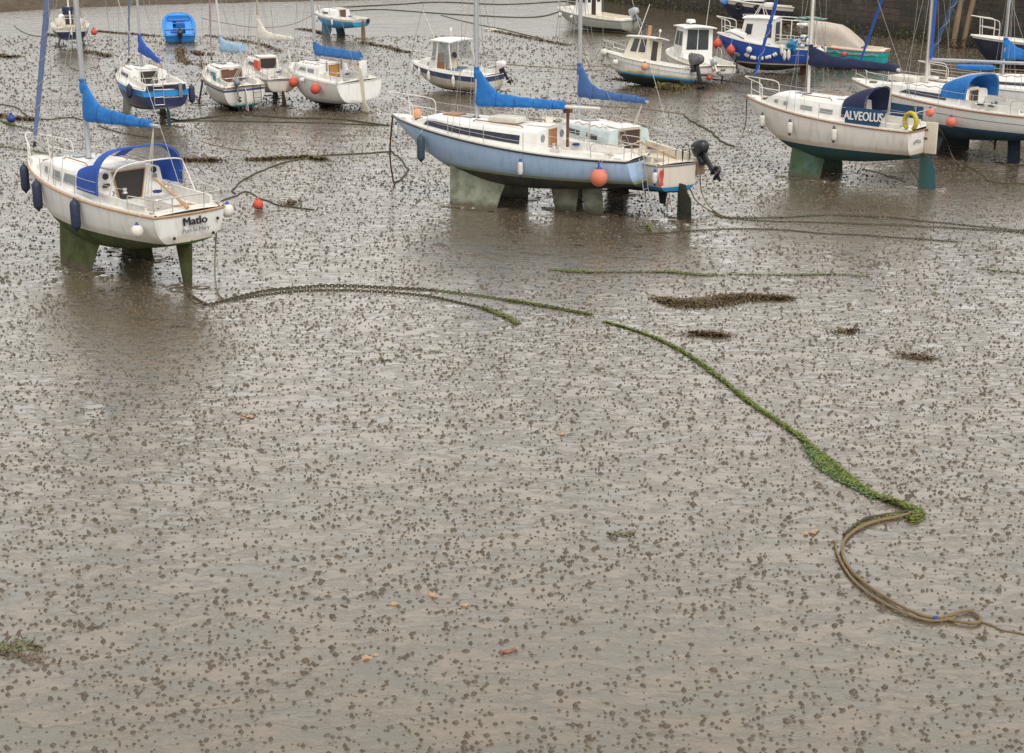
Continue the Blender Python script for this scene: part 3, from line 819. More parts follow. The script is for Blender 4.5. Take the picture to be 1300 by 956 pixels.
        if facing=='aft': rot=Matrix(((0,0,-1),(-1,0,0),(0,1,0)))      # X->-y, Y->z, Z->-x
        else: rot=Matrix(((-1,0,0),(0,0,1),(0,1,0)))                    # X->-x, Y->z, Z->+y
        rot=rot.to_4x4()@Matrix.Rotation(lean,4,'X')
        if rotz: rot=Matrix.Rotation(rotz,4,'Z')@rot
        o.rotation_euler=rot.to_euler(); return o
    def outboard(s, pos, tilt=0, sc=1.0, cowl=None, leg=None, name='outboard_motor', yaw=0):
        """outboard: pos is the clamp on the transom; tilt lifts the leg up and aft"""
        cowl=cowl or M_black; leg=leg or M_black
        Mt=Matrix.Translation(Vector(pos))@Matrix.Rotation(yaw,4,'Z')@Matrix.Rotation(R(tilt),4,'Y')@Matrix.Scale(sc,4)
        def T(mb):
            mb.v=[tuple(Mt@Vector(p)) for p in mb.v]; return mb
        mb=MB(); mb.box((-.22,0,-.28),(.15,.09,.75),leg,bev=.03); mb.box((-.05,0,-.02),(.16,.22,.26),leg,bev=.02)
        mb.box((-.30,0,-.60),(.34,.20,.02),leg,bev=.008)
        T(mb); o=mb.build(name,s.root)
        mb=MB(); rows=[]
        for (z,a,b_,ox) in [(.08,.20,.13,-.2),(.14,.27,.17,-.22),(.28,.30,.185,-.23),(.42,.27,.17,-.22),(.50,.20,.13,-.19),(.53,.10,.06,-.17)]:
            rows.append([(ox+a*math.copysign(abs(math.cos(q))**.7,math.cos(q)), b_*math.copysign(abs(math.sin(q))**.7,math.sin(q)), z+.05*math.cos(q)*(z>.3)) for q in [2*math.pi*j/20 for j in range(20)]])
        mb.grid(rows,cowl,closed=True); mb.add(rows[0],[tuple(range(20))],cowl); mb.add(rows[-1],[tuple(range(20))],cowl)
        T(mb); mb.build('cowl',o,ang=50)
        mb=MB(); mb.lathe([(0,-.2),(.03,-.19),(.055,-.12),(.06,0),(.05,.12),(.035,.16),(0,.16)],leg,M4=Matrix.Translation((-.26,0,-.76))@Matrix.Rotation(R(-90),4,'Y'),n=12)
        mb.poly([(-.36,-.01,-.78),(-.18,-.01,-.78),(-.24,-.01,-.98),(-.32,-.01,-.98)],(0,.02,0),leg)
        T(mb); mb.build('gearcase',o)
        mb=MB()
        for k in range(3):
            q=2*math.pi*k/3; c=Vector((-.44,0,-.76)); d=Vector((0,math.cos(q),math.sin(q))); e=Vector((.045,-math.sin(q)*.09,math.cos(q)*.09))
            mb.add([c+d*.03-e*.4,c+d*.15-e,c+d*.18,c+d*.15+e,c+d*.03+e*.4],[(0,1,2,3,4)],M_dark)
            mb.add([p+Vector((.006,0,0)) for p in [c+d*.03-e*.4,c+d*.15-e,c+d*.18,c+d*.15+e,c+d*.03+e*.4]],[(0,1,2,3,4)],M_dark)
        mb.lathe([(0,-.05),(.035,-.04),(.035,.04),(0,.05)],leg,M4=Matrix.Translation((-.44,0,-.76))@Matrix.Rotation(R(90),4,'Y'),n=10)
        T(mb); mb.build('propeller',o)
        return o
    def gun(s,t,side=1,out=.0,dz=0): return Vector((s.x(t),side*(s.b(t)+out),s.zs(t)+dz))
    def ladder(s, y, z0, z1, wd=.28, n=4, mat=None, off=.05):
        mat=mat or M_steel; mb=MB(); x=lambda z: s.x(0)-off-.04*s.beam+s.rake*max(0,s.zS-z)*.9
        for e in (-wd/2,wd/2): mb.tube([(x(z0),y+e,z0),(x(z1),y+e,z1)],.014,mat,n=6)
        for i in range(n):
            z=lerp(z0+.03,z1-.12,i/(n-1)); mb.tube([(x(z),y-wd/2,z),(x(z),y+wd/2,z)],.014,mat,n=6)
        return mb.build('boarding_ladder',s.root)
    def cleat(s,t,side):
        p=s.gun(t,side,-.10,.02); mb=MB(); mb.tube([p+Vector((-.09,0,.05)),p+Vector((.09,0,.05))],.013,M_steel,n=6)
        for e in (-.03,.03): mb.tube([p+Vector((e,0,0)),p+Vector((e,0,.05))],.011,M_steel,n=6)
        mb.build('cleat',s.root)
    def winch(s,x,y,z):
        mb=MB(); mb.lathe([(0,0),(.07,0),(.07,.02),(.045,.05),(.045,.10),(.06,.12),(.055,.14),(0,.145)],M_steel,c=(x,y,z),n=14); mb.build('winch',s.root)
    def fit(s, ck=(.06,.36), grab=True, coil=True, n=0):
        """small deck gear: cleats, winches, coils, vents, grab rails, hatch"""
        for t_ in (.03,.93):
            for sd in (1,-1): s.cleat(t_,sd)
        for sd in (1,-1):
            w=min(s.b(ck[1]-.08)-.10,s.beam/2*.6); s.winch(s.x(ck[1]-.08),sd*w,s.zs(ck[1]-.08)+.16)
        if coil:
            for (t_,y,r0,m_) in ((ck[0]+.02,.35*s.b(.1),.14,M_lead),(ck[1]-.06,-.4*s.b(.3),.12,M_bball),(.88,.0,.16,M_rope)):
                mb=MB(); z=s.zs(t_)+.05; pts=[(s.x(t_)+(r0-.012*(i//12))*math.cos(i*math.pi/6),y+(r0-.012*(i//12))*math.sin(i*math.pi/6),z+.012*(i%5)) for i in range(60)]
                mb.tube(pts,.013,m_,n=5); mb.build('coiled_rope',s.root)
        if hasattr(s,'c'):
            c=s.c; t0,t1=c['t0'],c['t1']; tm=lerp(t0,t1,.62)
            mb=MB(); mb.box((s.x(tm),0,s.roofz(tm)+.02),(.45,.45,.05),M_glassl,bev=.015); mb.build('deck_hatch',s.root)
            s.vent(s.x(lerp(t0,t1,.3)),.3,s.roofz(lerp(t0,t1,.3))-.01,.05)
            if grab:
                for sd in (1,-1):
                    mb=MB(); pts=[]
                    for i in range(9):
                        t_=lerp(t0+.04,lerp(t0,t1,.6),i/8); p,w_,h_,z_,th=s.cab(t_,sd,1); pts.append((s.x(t_),sd*(w_-th-.13),z_+h_+(.075 if i%2 else .02)))
                    mb.tube(smooth(pts,2),.015,M_teak,n=5); mb.build('grab_rail',s.root)
    def vent(s,x,y,z,r=.06):
        mb=MB(); mb.lathe([(0,0),(r,0),(r,.01),(r*.7,.05),(0,.06)],M_steel,c=(x,y,z),n=12); mb.build('vent',s.root)

# ---------------------------------------------------------------- fenders, buoys (things of their own)
def fender(boat, t, label, side=1, L=.52, r=.11, mat=None, cap=None, drop=.35, out=None, group='long fenders hung over hull sides', gun=.05):
    """long fender hanging on a lanyard outside the hull"""
    mat=mat or M_wfend; cap=cap or M_bcap
    g=boat.gun(t,side,0,gun)
    # widest hull within fender span
    wmax=max(abs(boat.H(t,u/10,side)[0].y) for u in range(0,8))
    tl=boat.W((g.x,side*(wmax+r+.01),g.z-drop)); tie=boat.W(g)
    root=empty('fender',tl); tag(root,label,'fender',group)
    mb=MB(); mb.lathe([(.0,-L/2-.02),(r*.45,-L/2),(r*.85,-L/2+.05),(r,-L/2+.12),(r,L/2-.12),(r*.85,L/2-.05),(r*.45,L/2),(.0,L/2+.02)],mat,n=16); mb.build('body',root,ang=60)
    mb=MB(); mb.lathe([(0,L/2+.07),(.025,L/2+.07),(.035,L/2+.03),(r*.5,L/2-.005),(r*.72,L/2-.025),(r*.6,L/2-.04)],cap,n=12); mb.build('end_cap',root,ang=60)
    mb=MB(); mb.lathe([(0,-L/2-.06),(.025,-L/2-.06),(.035,-L/2-.03),(r*.5,-L/2+.005),(r*.7,-L/2+.025),(r*.6,-L/2+.04)],cap,n=12); mb.build('end_cap',root,ang=60)
    mb=MB(); mb.tube([Vector((0,0,L/2+.05)),(tie-tl)+Vector((0,0,.0))],.008,M_lead,n=5); mb.build('lanyard',root)
    return root
def ball(boat, t, label, side=1, r=.17, mat=None, cap=None, drop=.3, group='round fender balls hung over hull sides', z=None, pos=None, gun=.05):
    mat=mat or M_red; cap=cap or M_bcap
    if pos is None:
        g=boat.gun(t,side,0,gun); wmax=max(abs(boat.H(t,u/10,side)[0].y) for u in range(0,7))
        p=boat.W((g.x,side*(wmax+r+.01),g.z-drop)); tie=boat.W(g)
    else: p=boat.W(pos); tie=p+Vector((0,0,drop+r*.6))
    root=empty('ball_fender',p); tag(root,label,'fender',group)
    mb=MB(); prof=[]
    for i in range(13):
        a=-math.pi/2+math.pi*i/12; prof.append((r*math.cos(a)*(1-.12*max(0,math.sin(a))**2),r*math.sin(a)*1.08))
    mb.lathe(prof,mat,n=20); mb.build('body',root,ang=80)
    mb=MB(); mb.lathe([(r*.42,r*.93),(r*.34,r*1.06),(r*.2,r*1.2),(r*.18,r*1.4),(0,r*1.42)],cap,n=12); mb.build('end_cap',root,ang=60)
    if (tie-p).length>.05:
        mb=MB(); mb.tube([Vector((0,0,r*1.3)),tie-p],.008,M_lead,n=5); mb.build('lanyard',root)
    return root
def rope3(name, pts, r, mat, label, cat='rope', group=None, k=6, n=6):
    """free rope through world points"""
    mb=MB(); path=smooth(pts,k); mb.tube(path,r,mat,n=n,wob=.12); o=mb.build(name); tag(o,label,cat,group); return o
#@@BOATS
# ================================================================ BOATS
# ---- 1: white twin keeled sloop with green bottom, front left
h1=hullmat('hull_white_green',(.82,.81,.78),1.29,(.070,.088,.020),bottom2=(.030,.045,.012),stain=(.38,.30,.18),stain_amt=.45)
keel_g=M('green_antifoul',(.075,.098,.022),.75,mudline=.3,dirt=.8,dscale=2.5,dcol=(.055,.045,.025),bmp=.5)
b=Boat('sailing_boat','white twin keel sailing boat with green bottom and blue sprayhood, Matlo on its stern','sailing boat',
       (241,269),2.05,2.5,B=(40,198),beam=2.75,tr=.76,zc=.70,zbt=1.22,pw=2.9,wl=1.29,rake=.10,full=.42)
B1=b; b.hull(h1,rail=M_teakl,rail_r=.03); b.deck(ck=(.06,.35),cw=.76,depth=.5,coam=.22)
b.cabin(.35,.84,.64,w=.78,side=.20,drop=.35,fr=.34)
b.window(.47,.545,.30,.80,slant=(.004,-.006),mat=M_glassl,frame=M_alu,fw=.03); b.window(.565,.63,.30,.78,slant=(.006,-.01),mat=M_glassl,frame=M_alu,fw=.03)
b.window(.68,.71,.30,.74,mat=M_glassl,frame=M_alu,fw=.02)
b.door(1.0,.78,M_dark,taper=.16,hatch=True)
b.bilge(.40,.66,.43,.63,keel_g,yt=.28,yb=.36,th=.16)
b.keel(-.005,.10,.015,.06,0,0,keel_g,.12,name='rudder',ztop=1.32)
b.pulpit(.62,t=.85,r=.02,mat=M_wtube); b.pushpit(.42,t=.13,r=.018); b.lines((.27,.42,.56,.70),.56,ends=(.13,.85))
b.mast(.595,8.6,r=.075,lean=-.004); b.furl(M_furl,r=.085,spiral=M_lead,k0=.07)
b.boom(3.1,4.02,r=.05,cover=M_blue,boot=.95,fat=.24,cl=2.75,tail=.11,seed=3,swing=-6)
b.hood(b.x(.275),b.x(.435),1.30,1.16,M_royal,clear=True,zbase=2.32,tip=.62)
# stern hoop, tiller, cockpit kit
mb=MB(); a=b.b(.1)-.12; x0=b.x(.20)
mb.tube(smooth([(x0+.5,a,2.2),(x0+.15,a-.02,2.9),(x0+.0,a-.25,3.13),(x0-.02,0,3.18),(x0+.0,-a+.25,3.13),(x0+.1,-a+.02,2.9),(x0-.35,-a,2.2)],5),.02,M_wtube,n=7); mb.build('stern_hoop',b.root)
mb=MB(); mb.tube(smooth([(b.x(.01),0,2.14),(b.x(.08),.05,2.42),(b.x(.17),.12,2.75)],4),[.05]*3+[.035]*6,M_teakl,n=8); mb.build('tiller',b.root)
mb=MB(); mb.box((b.x(.09),-.45,2.02),(.7,.5,.03),M_teakl); mb.build('cockpit_seat',b.root)
for y in (.62,-.62): b.winch(b.x(.25),y,2.33)
for q in ((.80,.55),(.80,-.62)): 
    mb=MB(); mb.lathe([(0,0),(.09,0),(.085,.02),(.06,.025),(0,.025)],M_dark,n=14,M4=Matrix.Translation((b.x(.35)-.005,q[1]*1.25,2.68))@Matrix.Rotation(R(-90),4,'Y')); mb.build('instrument',b.root)
mb=MB(); mb.box((b.x(.345)-.03,.72,2.45),(.05,.2,.1),M_dark); mb.box((b.x(.345)-.03,-.75,2.52),(.05,.14,.12),M_grey); mb.build('switch_panel',b.root)
b.cleat(.03,1); b.cleat(.03,-1); b.cleat(.9,1)
for t_,y in ((.66,.25),(.74,-.2)): b.vent(b.x(t_),y,b.roofz(t_)-.01)
mb=MB(); mb.box((b.x(.73),0,b.roofz(.73)+.01),(.5,.5,.05),M_glassl,bev=.02); mb.build('fore_hatch',b.root)
for sd in (1,-1):
    mb=MB(); mb.tube([(b.x(.47),sd*.62,b.roofz(.47)-.02),(b.x(.49),sd*.61,b.roofz(.49)+.06),(b.x(.64),sd*.50,b.roofz(.64)+.06),(b.x(.66),sd*.49,b.roofz(.66)-.02)],.016,M_teak,n=6); mb.build('grab_rail',b.root)
b.text('Matlo',(b.x(0)-.125,-.06,1.83),.285,M_ltr,bold=.006,sx=1.12,lean=-.09)
b.text('Port St Mary',(b.x(0)-.11,-.08,1.60),.155,M_ltrg,bold=.0015,sx=1.02,lean=-.09)
for y,z in ((-.78,1.78),(-.62,1.42),(.55,1.45)):
    mb=MB(); mb.lathe([(0,0),(.045,0),(.04,.012),(0,.012)],M_ltr,n=12,M4=Matrix.Translation((b.x(0)-.07,y,z))@Matrix.Rotation(R(-90),4,'Y')); mb.build('drain_outlet',b.root)
fender(b,.92,'foremost navy fender on the bow of the green bottomed white boat',L=.75,r=.125,mat=M_nfend,cap=M_nfend,drop=.48)
fender(b,.68,'middle navy fender on the side of the green bottomed white boat',L=.78,r=.13,mat=M_nfend,cap=M_nfend,drop=.45,)
fender(b,.38,'aftmost navy fender, below the sprayhood of the green bottomed white boat',L=.78,r=.13,mat=M_nfend,cap=M_nfend,drop=.45)
ball(b,.055,'white ball fender on the near quarter of the boat lettered Matlo',side=1,r=.16,mat=M_wfend,drop=.42)
ball(b,.02,'white ball fender on the far corner of the stern lettered Matlo',side=-1,r=.17,mat=M_wfend,drop=.22)

# ---- 2: light blue twin keel cruiser, centre
h2=hullmat('hull_light_blue',(.36,.50,.68),1.20,(.028,.027,.022),stripes=[(0,.055,(.035,.03,.03))],boot=(.20,.235,.14),boot_h=.085,stain=(.24,.31,.38),stain_amt=.7,bottom2=(.05,.05,.035))
keel_p=M('pale_slimed_keel',(.30,.32,.24),.75,mudline=.3,dirt=.8,dscale=2.2,dcol=(.09,.10,.055),bmp=.4)
b=Boat('sailing_boat','light blue twin keel yacht with bright blue sail cover in the centre of the harbour','sailing boat',
       (810,201),1.92,2.6,B=(494,145),L=9.3,beam=2.9,tr=.55,zc=.70,zbt=1.08,pw=2.5,wl=1.2,rake=-.22,full=.5)
B2=b; b.hull(h2,rail=M_dark,rail_r=.028); b.deck(ck=(.07,.33),cw=.52,depth=.5,coam=.12)
b.cabin(.33,.88,.58,w=.70,side=.24,drop=.42,fr=.22,mat=M_white)
b.window(.40,.82,.22,.80,slant=(.0,-.02),mat=M_navyg)
b.door(.46,.86,M_teak)
for y in (.62,-.62):
    mb=MB(); mb.lathe([(0,0),(.13,0),(.125,.015),(.095,.02),(.09,.012),(0,.012)],M_glassl,n=18,M4=Matrix.Translation((b.x(.33)-.005,y,2.38))@Matrix.Rotation(R(-90),4,'Y')); mb.build('porthole',b.root)
b.bilge(.47,.70,.49,.68,keel_p,yt=.26,yb=.36,th=.15)
b.keel(.135,.215,.125,.20,0,0,keel_p,.08,name='rudder',ztop=1.15); b.keel(.22,.34,.235,.315,0,0,keel_p,.10,name='skeg',ztop=1.0)
b.pulpit(.70,t=.86,r=.017,mat=M_wtube); b.lines((.36,.52,.68,.78),.60,ends=(.10,.86)); b.pushpit(.50,t=.12,r=.014)
b.mast(.635,10.2,r=.085); 
b.boom(4.35,3.28,r=.055,mat=M_wtube,rise=.01,cover=M_blue,boot=1.08,fat=.22,cl=3.15,tail=.15,seed=9,swing=-3)
mb=MB(); mb.tube([(b.x(.29),-.35,2.0),(b.x(.29),-.35,3.2)],.05,M_rust,n=8); mb.box((b.x(.29),-.35,3.22),(.22,.30,.25),M_rust,bev=.04); mb.build('wind_vane_post',b.root)
b.ladder(.25,.72,2.0,wd=.32,n=5,off=.12)
b.winch(b.x(.27),.88,2.16); b.winch(b.x(.27),-.88,2.16); b.cleat(.04,1); b.cleat(.92,1)
for sd in (1,-1):
    mb=MB(); mb.tube([(b.x(.40),sd*.74,b.roofz(.4)-.0),(b.x(.41),sd*.74,b.roofz(.41)+.05),(b.x(.60),sd*.62,b.roofz(.6)+.05),(b.x(.61),sd*.62,b.roofz(.61)-.0)],.02,M_teak,n=6); mb.build('grab_rail',b.root)
mb=MB(); mb.box((b.x(.73),0,b.roofz(.73)+.02),(.6,.55,.07),M_teak,bev=.02); mb.build('fore_hatch',b.root)
mb=MB(); mb.box((b.x(.50),.1,b.roofz(.5)+.12),(1.1,.8,.18),M_wcloth,bev=.07); mb.build('folded_liferaft_cover',b.root)
b.text('Avaline',(b.x(0)-.10,-.30,1.72),.16,M_ltr,bold=.003,lean=.12,shear=.3) if False else None
fender(b,.955,'small white fender with blue ends at the light blue bow',L=.42,r=.075,mat=M_wfend,drop=.45)
fender(b,.80,'large slate blue fender under the deck edge of the light blue yacht',L=.82,r=.13,mat=M_gfend,cap=M_gfend,drop=.68)
fender(b,.36,'white fender with blue ends amidships on the light blue yacht',L=.46,r=.085,mat=M_wfend,drop=.55)
fender(b,.085,'white fender tucked behind the orange ball on the light blue yacht',L=.44,r=.085,mat=M_wfend,drop=.35)
ball(b,.075,'large orange ball fender near the stern of the light blue yacht',r=.27,mat=M_orange,drop=.52)
ball(b,.0,'small faded orange ball lying on the foredeck of the light blue yacht',r=.16,mat=M_peach,cap=M_orange,pos=(b.x(.885),.1,2.72),drop=.02)

# ---- 3: cream yacht behind the blue one with outboard
h3=hullmat('hull_cream_blue',(.70,.64,.55),.92,(.022,.03,.03),stripes=[(0,.05,(.32,.37,.33))],boot=(.02,.22,.45),boot_h=.13,stain=(.4,.3,.2),stain_amt=.3)
keel_d=M('dark_green_keel',(.028,.045,.030),.7,mudline=.3,dirt=.8,dscale=3,dcol=(.06,.05,.025),bmp=.4)
b=Boat('sailing_boat','cream yacht with faded blue sail cover and raised outboard, beyond the light blue yacht','sailing boat',
       (862,208),1.75,2.2,B=(655,140),L=8.1,beam=2.7,tr=.60,zc=.58,zbt=.86,pw=2.6,wl=.98,rake=.02)
B3=b; b.hull(h3,rail=M_grey,rail_r=.025); b.deck(ck=(.05,.34),cw=.56,depth=.5,coam=.22,mat=M_cream)
b.cabin(.34,.80,.62,w=.64,side=.22,drop=.45,fr=.3,mat=M_pale,roofmat=M_white)
b.window(.42,.50,.4,.75,mat=M_glass,frame=M_alu); b.window(.55,.63,.4,.75,mat=M_glass,frame=M_alu)
b.door(.80,.62,M('brown_hatchboards',(.075,.04,.03),.5,dirt=.5))
b.bilge(.48,.68,.50,.66,keel_d,th=.14)
b.rudder(keel_d,chord=.62,ztop=1.15,tiller=False,top_ch=.75)
b.keel(.06,.14,.08,.12,0,0,keel_d,.08,name='skeg',ztop=1.1,z0=.35)
b.pulpit(.55); b.pushpit(.45,t=.1); b.lines((.3,.5,.68),.55)
b.mast(.71,9.6,r=.07); b.boom(3.1,3.32,r=.045,cover=M_blue2,boot=.95,fat=.17,cl=3.0,tail=.11,seed=5,swing=-12)
b.outboard((b.x(0)-.10,-.78,1.80),tilt=48,sc=1.1,cowl=M_black,leg=M_black)
mb=MB(); mb.box((b.x(0)-.08,-.78,1.58),(.08,.3,.45),M_timber,bev=.02); mb.build('outboard_bracket',b.root)
mb=MB()
for y in (-.25,-.50):
    mb.tube(smooth([(b.x(.02),y,1.78),(b.x(.02)-.02,y,2.15),(b.x(.02)+.15,y-.02,2.28),(b.x(.05)+.1,y,2.1),(b.x(.05)+.1,y,1.8)],4),.016,M_black,n=6)
mb.build('stern_ladder',b.root)
mb=MB(); mb.tube(smooth([(b.x(.02),0,1.9),(b.x(.1),.15,2.05),(b.x(.22),.35,2.25)],4),.035,M_teakl,n=8); mb.build('tiller',b.root)
for y in (.7,-.7): b.winch(b.x(.26),y,2.0)
fender(b,.0,'white fender with dark end hanging on the cream stern above the blue stripe',side=1,L=.40,r=.09,mat=M_wfend,drop=.40)
fl=M('red_flag',(.55,.07,.06),.8,dirt=.3)
mb=MB(); rows=[]
for i in range(8):
    rows.append([Vector((b.x(0)-.2-.02*math.sin(i+j*.6), .72+.03*j+.012*math.sin(i*1.3), 1.72-i*.075-.02*j)) for j in range(6)])
mb.grid(rows,fl); mb.tube([(b.x(0)-.12,.70,1.5),(b.x(0)-.2,.74,2.25)],.012,M_teak,n=6)
o=mb.build('ensign',recalc=False); o.matrix_world=b.mw; tag(o,'red ensign hanging limp at the cream yacht stern','flag')

b.fit((.05,.34))
# ---- 4: white and teal boat with ALVEOLUS dodger
h4=hullmat('hull_white_teal',(.81,.78,.73),1.25,(.018,.062,.085),bottom2=(.022,.075,.06),stain=(.45,.34,.2),stain_amt=.5)
keel_t=M('slimed_teal_keel',(.055,.10,.035),.75,mudline=.3,dirt=.8,dscale=1.8,dcol=(.13,.20,.19),bmp=.4)
keel_t2=M('teal_rudder_paint',(.03,.12,.16),.6,dirt=.9,dscale=2.0,dcol=(.06,.085,.025),bmp=.3,streak=True)
b=Boat('sailing_boat','white twin keel boat with dark teal bottom and navy dodger reading ALVEOLUS','sailing boat',
       (1172,163),2.08,2.62,B=(955,122),L=7.0,beam=2.65,tr=.86,zc=.70,zbt=1.08,pw=2.7,wl=1.25,rake=.04,full=.46)
B4=b; b.hull(h4,rail=M_teak,rail_r=.026); b.deck(ck=(.07,.34),cw=.64,depth=.5,coam=.16)
b.cabin(.34,.86,.60,w=.70,side=.2,drop=.30,fr=.22)
for ta,tb in ((.43,.50),(.545,.61)): b.window(ta,tb,.30,.62,mat=M_glassl,frame=M_cream,fw=.025)
for ta in (.69,.755): b.window(ta,ta+.025,.34,.66,mat=M_glassl,frame=M_cream,fw=.02)
b.door(.62,.55,M_teak)
b.bilge(.475,.665,.48,.66,keel_t,yt=.24,yb=.34,th=.14)
b.rudder(keel_t2,chord=.55,ztop=1.25,tiller=False,top_ch=.56)
mb=MB(); mb.box((b.x(0)-.32,0,1.78),(.42,.07,1.08),M_cream,bev=.02); mb.build('rudder_head',b.root)
mb=MB()
for z in (1.2,1.75,2.05): mb.box((b.x(0)-.12,0,z),(.16,.12,.07),M_rust,bev=.01)
mb.build('rudder_pintle',b.root)
b.pulpit(.66,t=.86,r=.02,mat=M_wtube); b.pushpit(.60,t=.12); b.lines((.30,.48,.68),.56)
b.mast(.64,8.8,r=.07,lean=-.004,mat=M_wtube); b.furl(M_royal,r=.07,spiral=M_lead,k0=.08)
b.boom(3.3,4.05,r=.06,mat=M_wtube,rise=-.03,cover=M_navy,boot=.55,fat=.24,cl=3.2,tail=.16,seed=1,swing=-4)
b.hood(b.x(.25),b.x(.38),1.02,1.0,M_navy,zbase=2.34,tip=.66)
mb=MB(); g=[]
for i in range(9):
    u=i/8; t=lerp(.33,.045,u); p=b.gun(.33,1,-.02,0).lerp(b.gun(.045,1,-.02,0),u); top=.62; bot=.05
    g.append((p+Vector((0,0,top)), p+Vector((0,0,bot))))
g[-1]=(g[-1][0],g[-1][1]); 
rows=[]
for i,(a,c) in enumerate(g[:7]):
    if i==6: c=c+Vector((.28,0,0))
    rows.append([a,a.lerp(c,.5),c,c+Vector((0,-.012,0)),a+Vector((0,-.012,0))])
mb.grid(rows,M_dodger,closed=True); mb.build('dodger',b.root,ang=40)
pa,pc=b.gun(.33,1,-.02,0),b.gun(.045,1,-.02,0).lerp(b.gun(.33,1,-.02,0),.25); d=pc-pa; mid=pa.lerp(pc,.455)
b.text('ALVEOLUS',mid+Vector((0,.03,.335)),.425,M_ltrw,facing='port',bold=.0065,sx=.70,rotz=math.atan2(-d.y,-d.x),name='dodger_lettering')
b.text('ALVEOLUS',(b.x(0)-.115,.66,1.72),.17,M_ltr,bold=.0,sx=.75,arc=.55,lean=-.03)
for sd in (1,-1):
    mb=MB(); mb.tube([(b.x(.45),sd*.7,b.roofz(.45)-.02),(b.x(.46),sd*.7,b.roofz(.46)+.05),(b.x(.62),sd*.62,b.roofz(.62)+.05),(b.x(.63),sd*.6,b.roofz(.63)-.02)],.018,M_teak,n=6); mb.build('grab_rail',b.root)
# navy dodger on the far side
mb=MB(); rows=[]
for i in range(7):
    p=b.gun(lerp(.30,.08,i/6),-1,-.05,0); rows.append([p+Vector((0,0,.56)),p+Vector((0,0,.08)),p+Vector((0,.012,.08)),p+Vector((0,.012,.56))])
mb.grid(rows,M_dodger,closed=True); mb.build('dodger',b.root,ang=40)
for y in (.75,-.75): b.winch(b.x(.27),y,2.3)
fender(b,.83,'cream fender with black caps nearest the bow of the boat with the lettered dodger',L=.46,r=.105,mat=M_wfend,cap=M_black,drop=.62)
fender(b,.635,'middle cream fender with black caps on the boat with the lettered dodger',L=.46,r=.105,mat=M_wfend,cap=M_black,drop=.55)
fender(b,.375,'cream fender with black caps below the lettered navy dodger',L=.46,r=.105,mat=M_wfend,cap=M_black,drop=.45)
# horseshoe lifebuoy
mb=MB(); pts=[]
for i in range(21):
    a=R(-62)+R(304)*i/20; pts.append((.24*math.cos(a),0,.27*math.sin(a)*1.05))
rows=[]
mb.tube(pts,[.07]+[.09]*19+[.07],M_yellow,n=12,flat=.8)
o=mb.build('horseshoe_lifebuoy'); o.matrix_world=b.mw@Matrix.Translation(b.gun(.0,1,-.08,.36))@Matrix.Rotation(R(-12),4,'Z')
tag(o,'yellow horseshoe lifebuoy on the stern rail beside the navy dodger','lifebuoy')
ball(b,0,'orange ball fender on the stern rail of the boat with the lettered dodger',r=.15,mat=M_orange,pos=(b.x(.0),-.45,2.58),drop=.02)

# ---- 5: long white yacht at right
h5=hullmat('hull_white_navyboot',(.80,.78,.74),1.22,(.02,.055,.085),stripes=[(.30,.325,(.05,.09,.2))],boot=(.012,.07,.15),boot_h=.10,stain=(.5,.42,.3),stain_amt=.3)
b=Boat('sailing_boat','long white yacht with brown rail, bare boom and blue sprayhood, behind the navy dodger boat','sailing boat',
       (1332,147),1.95,2.45,B=(1075,99),L=9.2,beam=3.0,tr=.62,zc=.70,zbt=1.1,pw=2.5,wl=1.22,rake=-.20)
B5=b; b.hull(h5,rail=M_teak,rail_r=.03); b.deck(ck=(.08,.36),cw=.55,depth=.5,coam=.25)
b.cabin(.36,.84,.52,w=.66,side=.28,drop=.45,fr=.35)
b.window(.42,.66,.24,.74,slant=(0,-.04),mat=M_navyg); b.window(.735,.755,.32,.66,mat=M_dark,frame=M_cream)
b.door(.5,.5,M_dark)
kd=M('slate_keel',(.05,.075,.08),.7,mudline=.3,dirt=.6,dscale=2.5,dcol=(.03,.035,.03),bmp=.3)
b.bilge(.42,.62,.44,.60,kd,th=.15); b.keel(.12,.18,.11,.17,0,0,M('navy_rudder',(.02,.035,.06),.6,dirt=.5),.07,name='rudder',ztop=1.2)
mb=MB(); mb.tube([(b.x(.33),0,1.0),(b.x(.235),0,.62)],.02,M_steel,n=6); mb.box((b.x(.235),0,.66),(.08,.07,.5),M_rust,bev=.02); mb.build('propeller_shaft',b.root)
b.pulpit(.62); b.pushpit(.55); b.lines((.26,.42,.58,.74),.58)
b.mast(.60,10.5,r=.085,mat=M('cream_mast',(.62,.60,.52),.4,dirt=.2)); b.furl(M_furl if False else M_royal,r=.07)
b.boom(4.6,3.55,r=.065,rise=.035,swing=-8)
mb=MB(); mb.tube([(b.mx-.14,0,b.mz+.95),(b.mx-.14,0,b.mz+9.6)],.075,M_royal,n=8,flat=.5); mb.build('mast_track_cover',b.root)
b.hood(b.x(.32),b.x(.45),1.05,.90,M_blue,zbase=2.30,tip=.6)
mb=MB(); mb.box((b.x(.70),0,b.roofz(.7)+.10),(1.3,.8,.22),M_wcloth,bev=.08); mb.build('dinghy_cover',b.root)
for x_,y in ((.24,.85),(.20,.87),(.26,-.8)): b.winch(b.x(x_),y,2.2)
for x_ in (.25,.20):
    mb=MB(); mb.box((b.x(x_),.98,2.2),(.22,.14,.06),M_dark); mb.build('line_clutch',b.root)
ball(b,.33,'red ball fender under the rail of the long white yacht',r=.19,mat=M_orange,drop=.55)
b.fit((.08,.36))
mb=MB(); g=M('navy_cloth',(.015,.03,.10),.8)
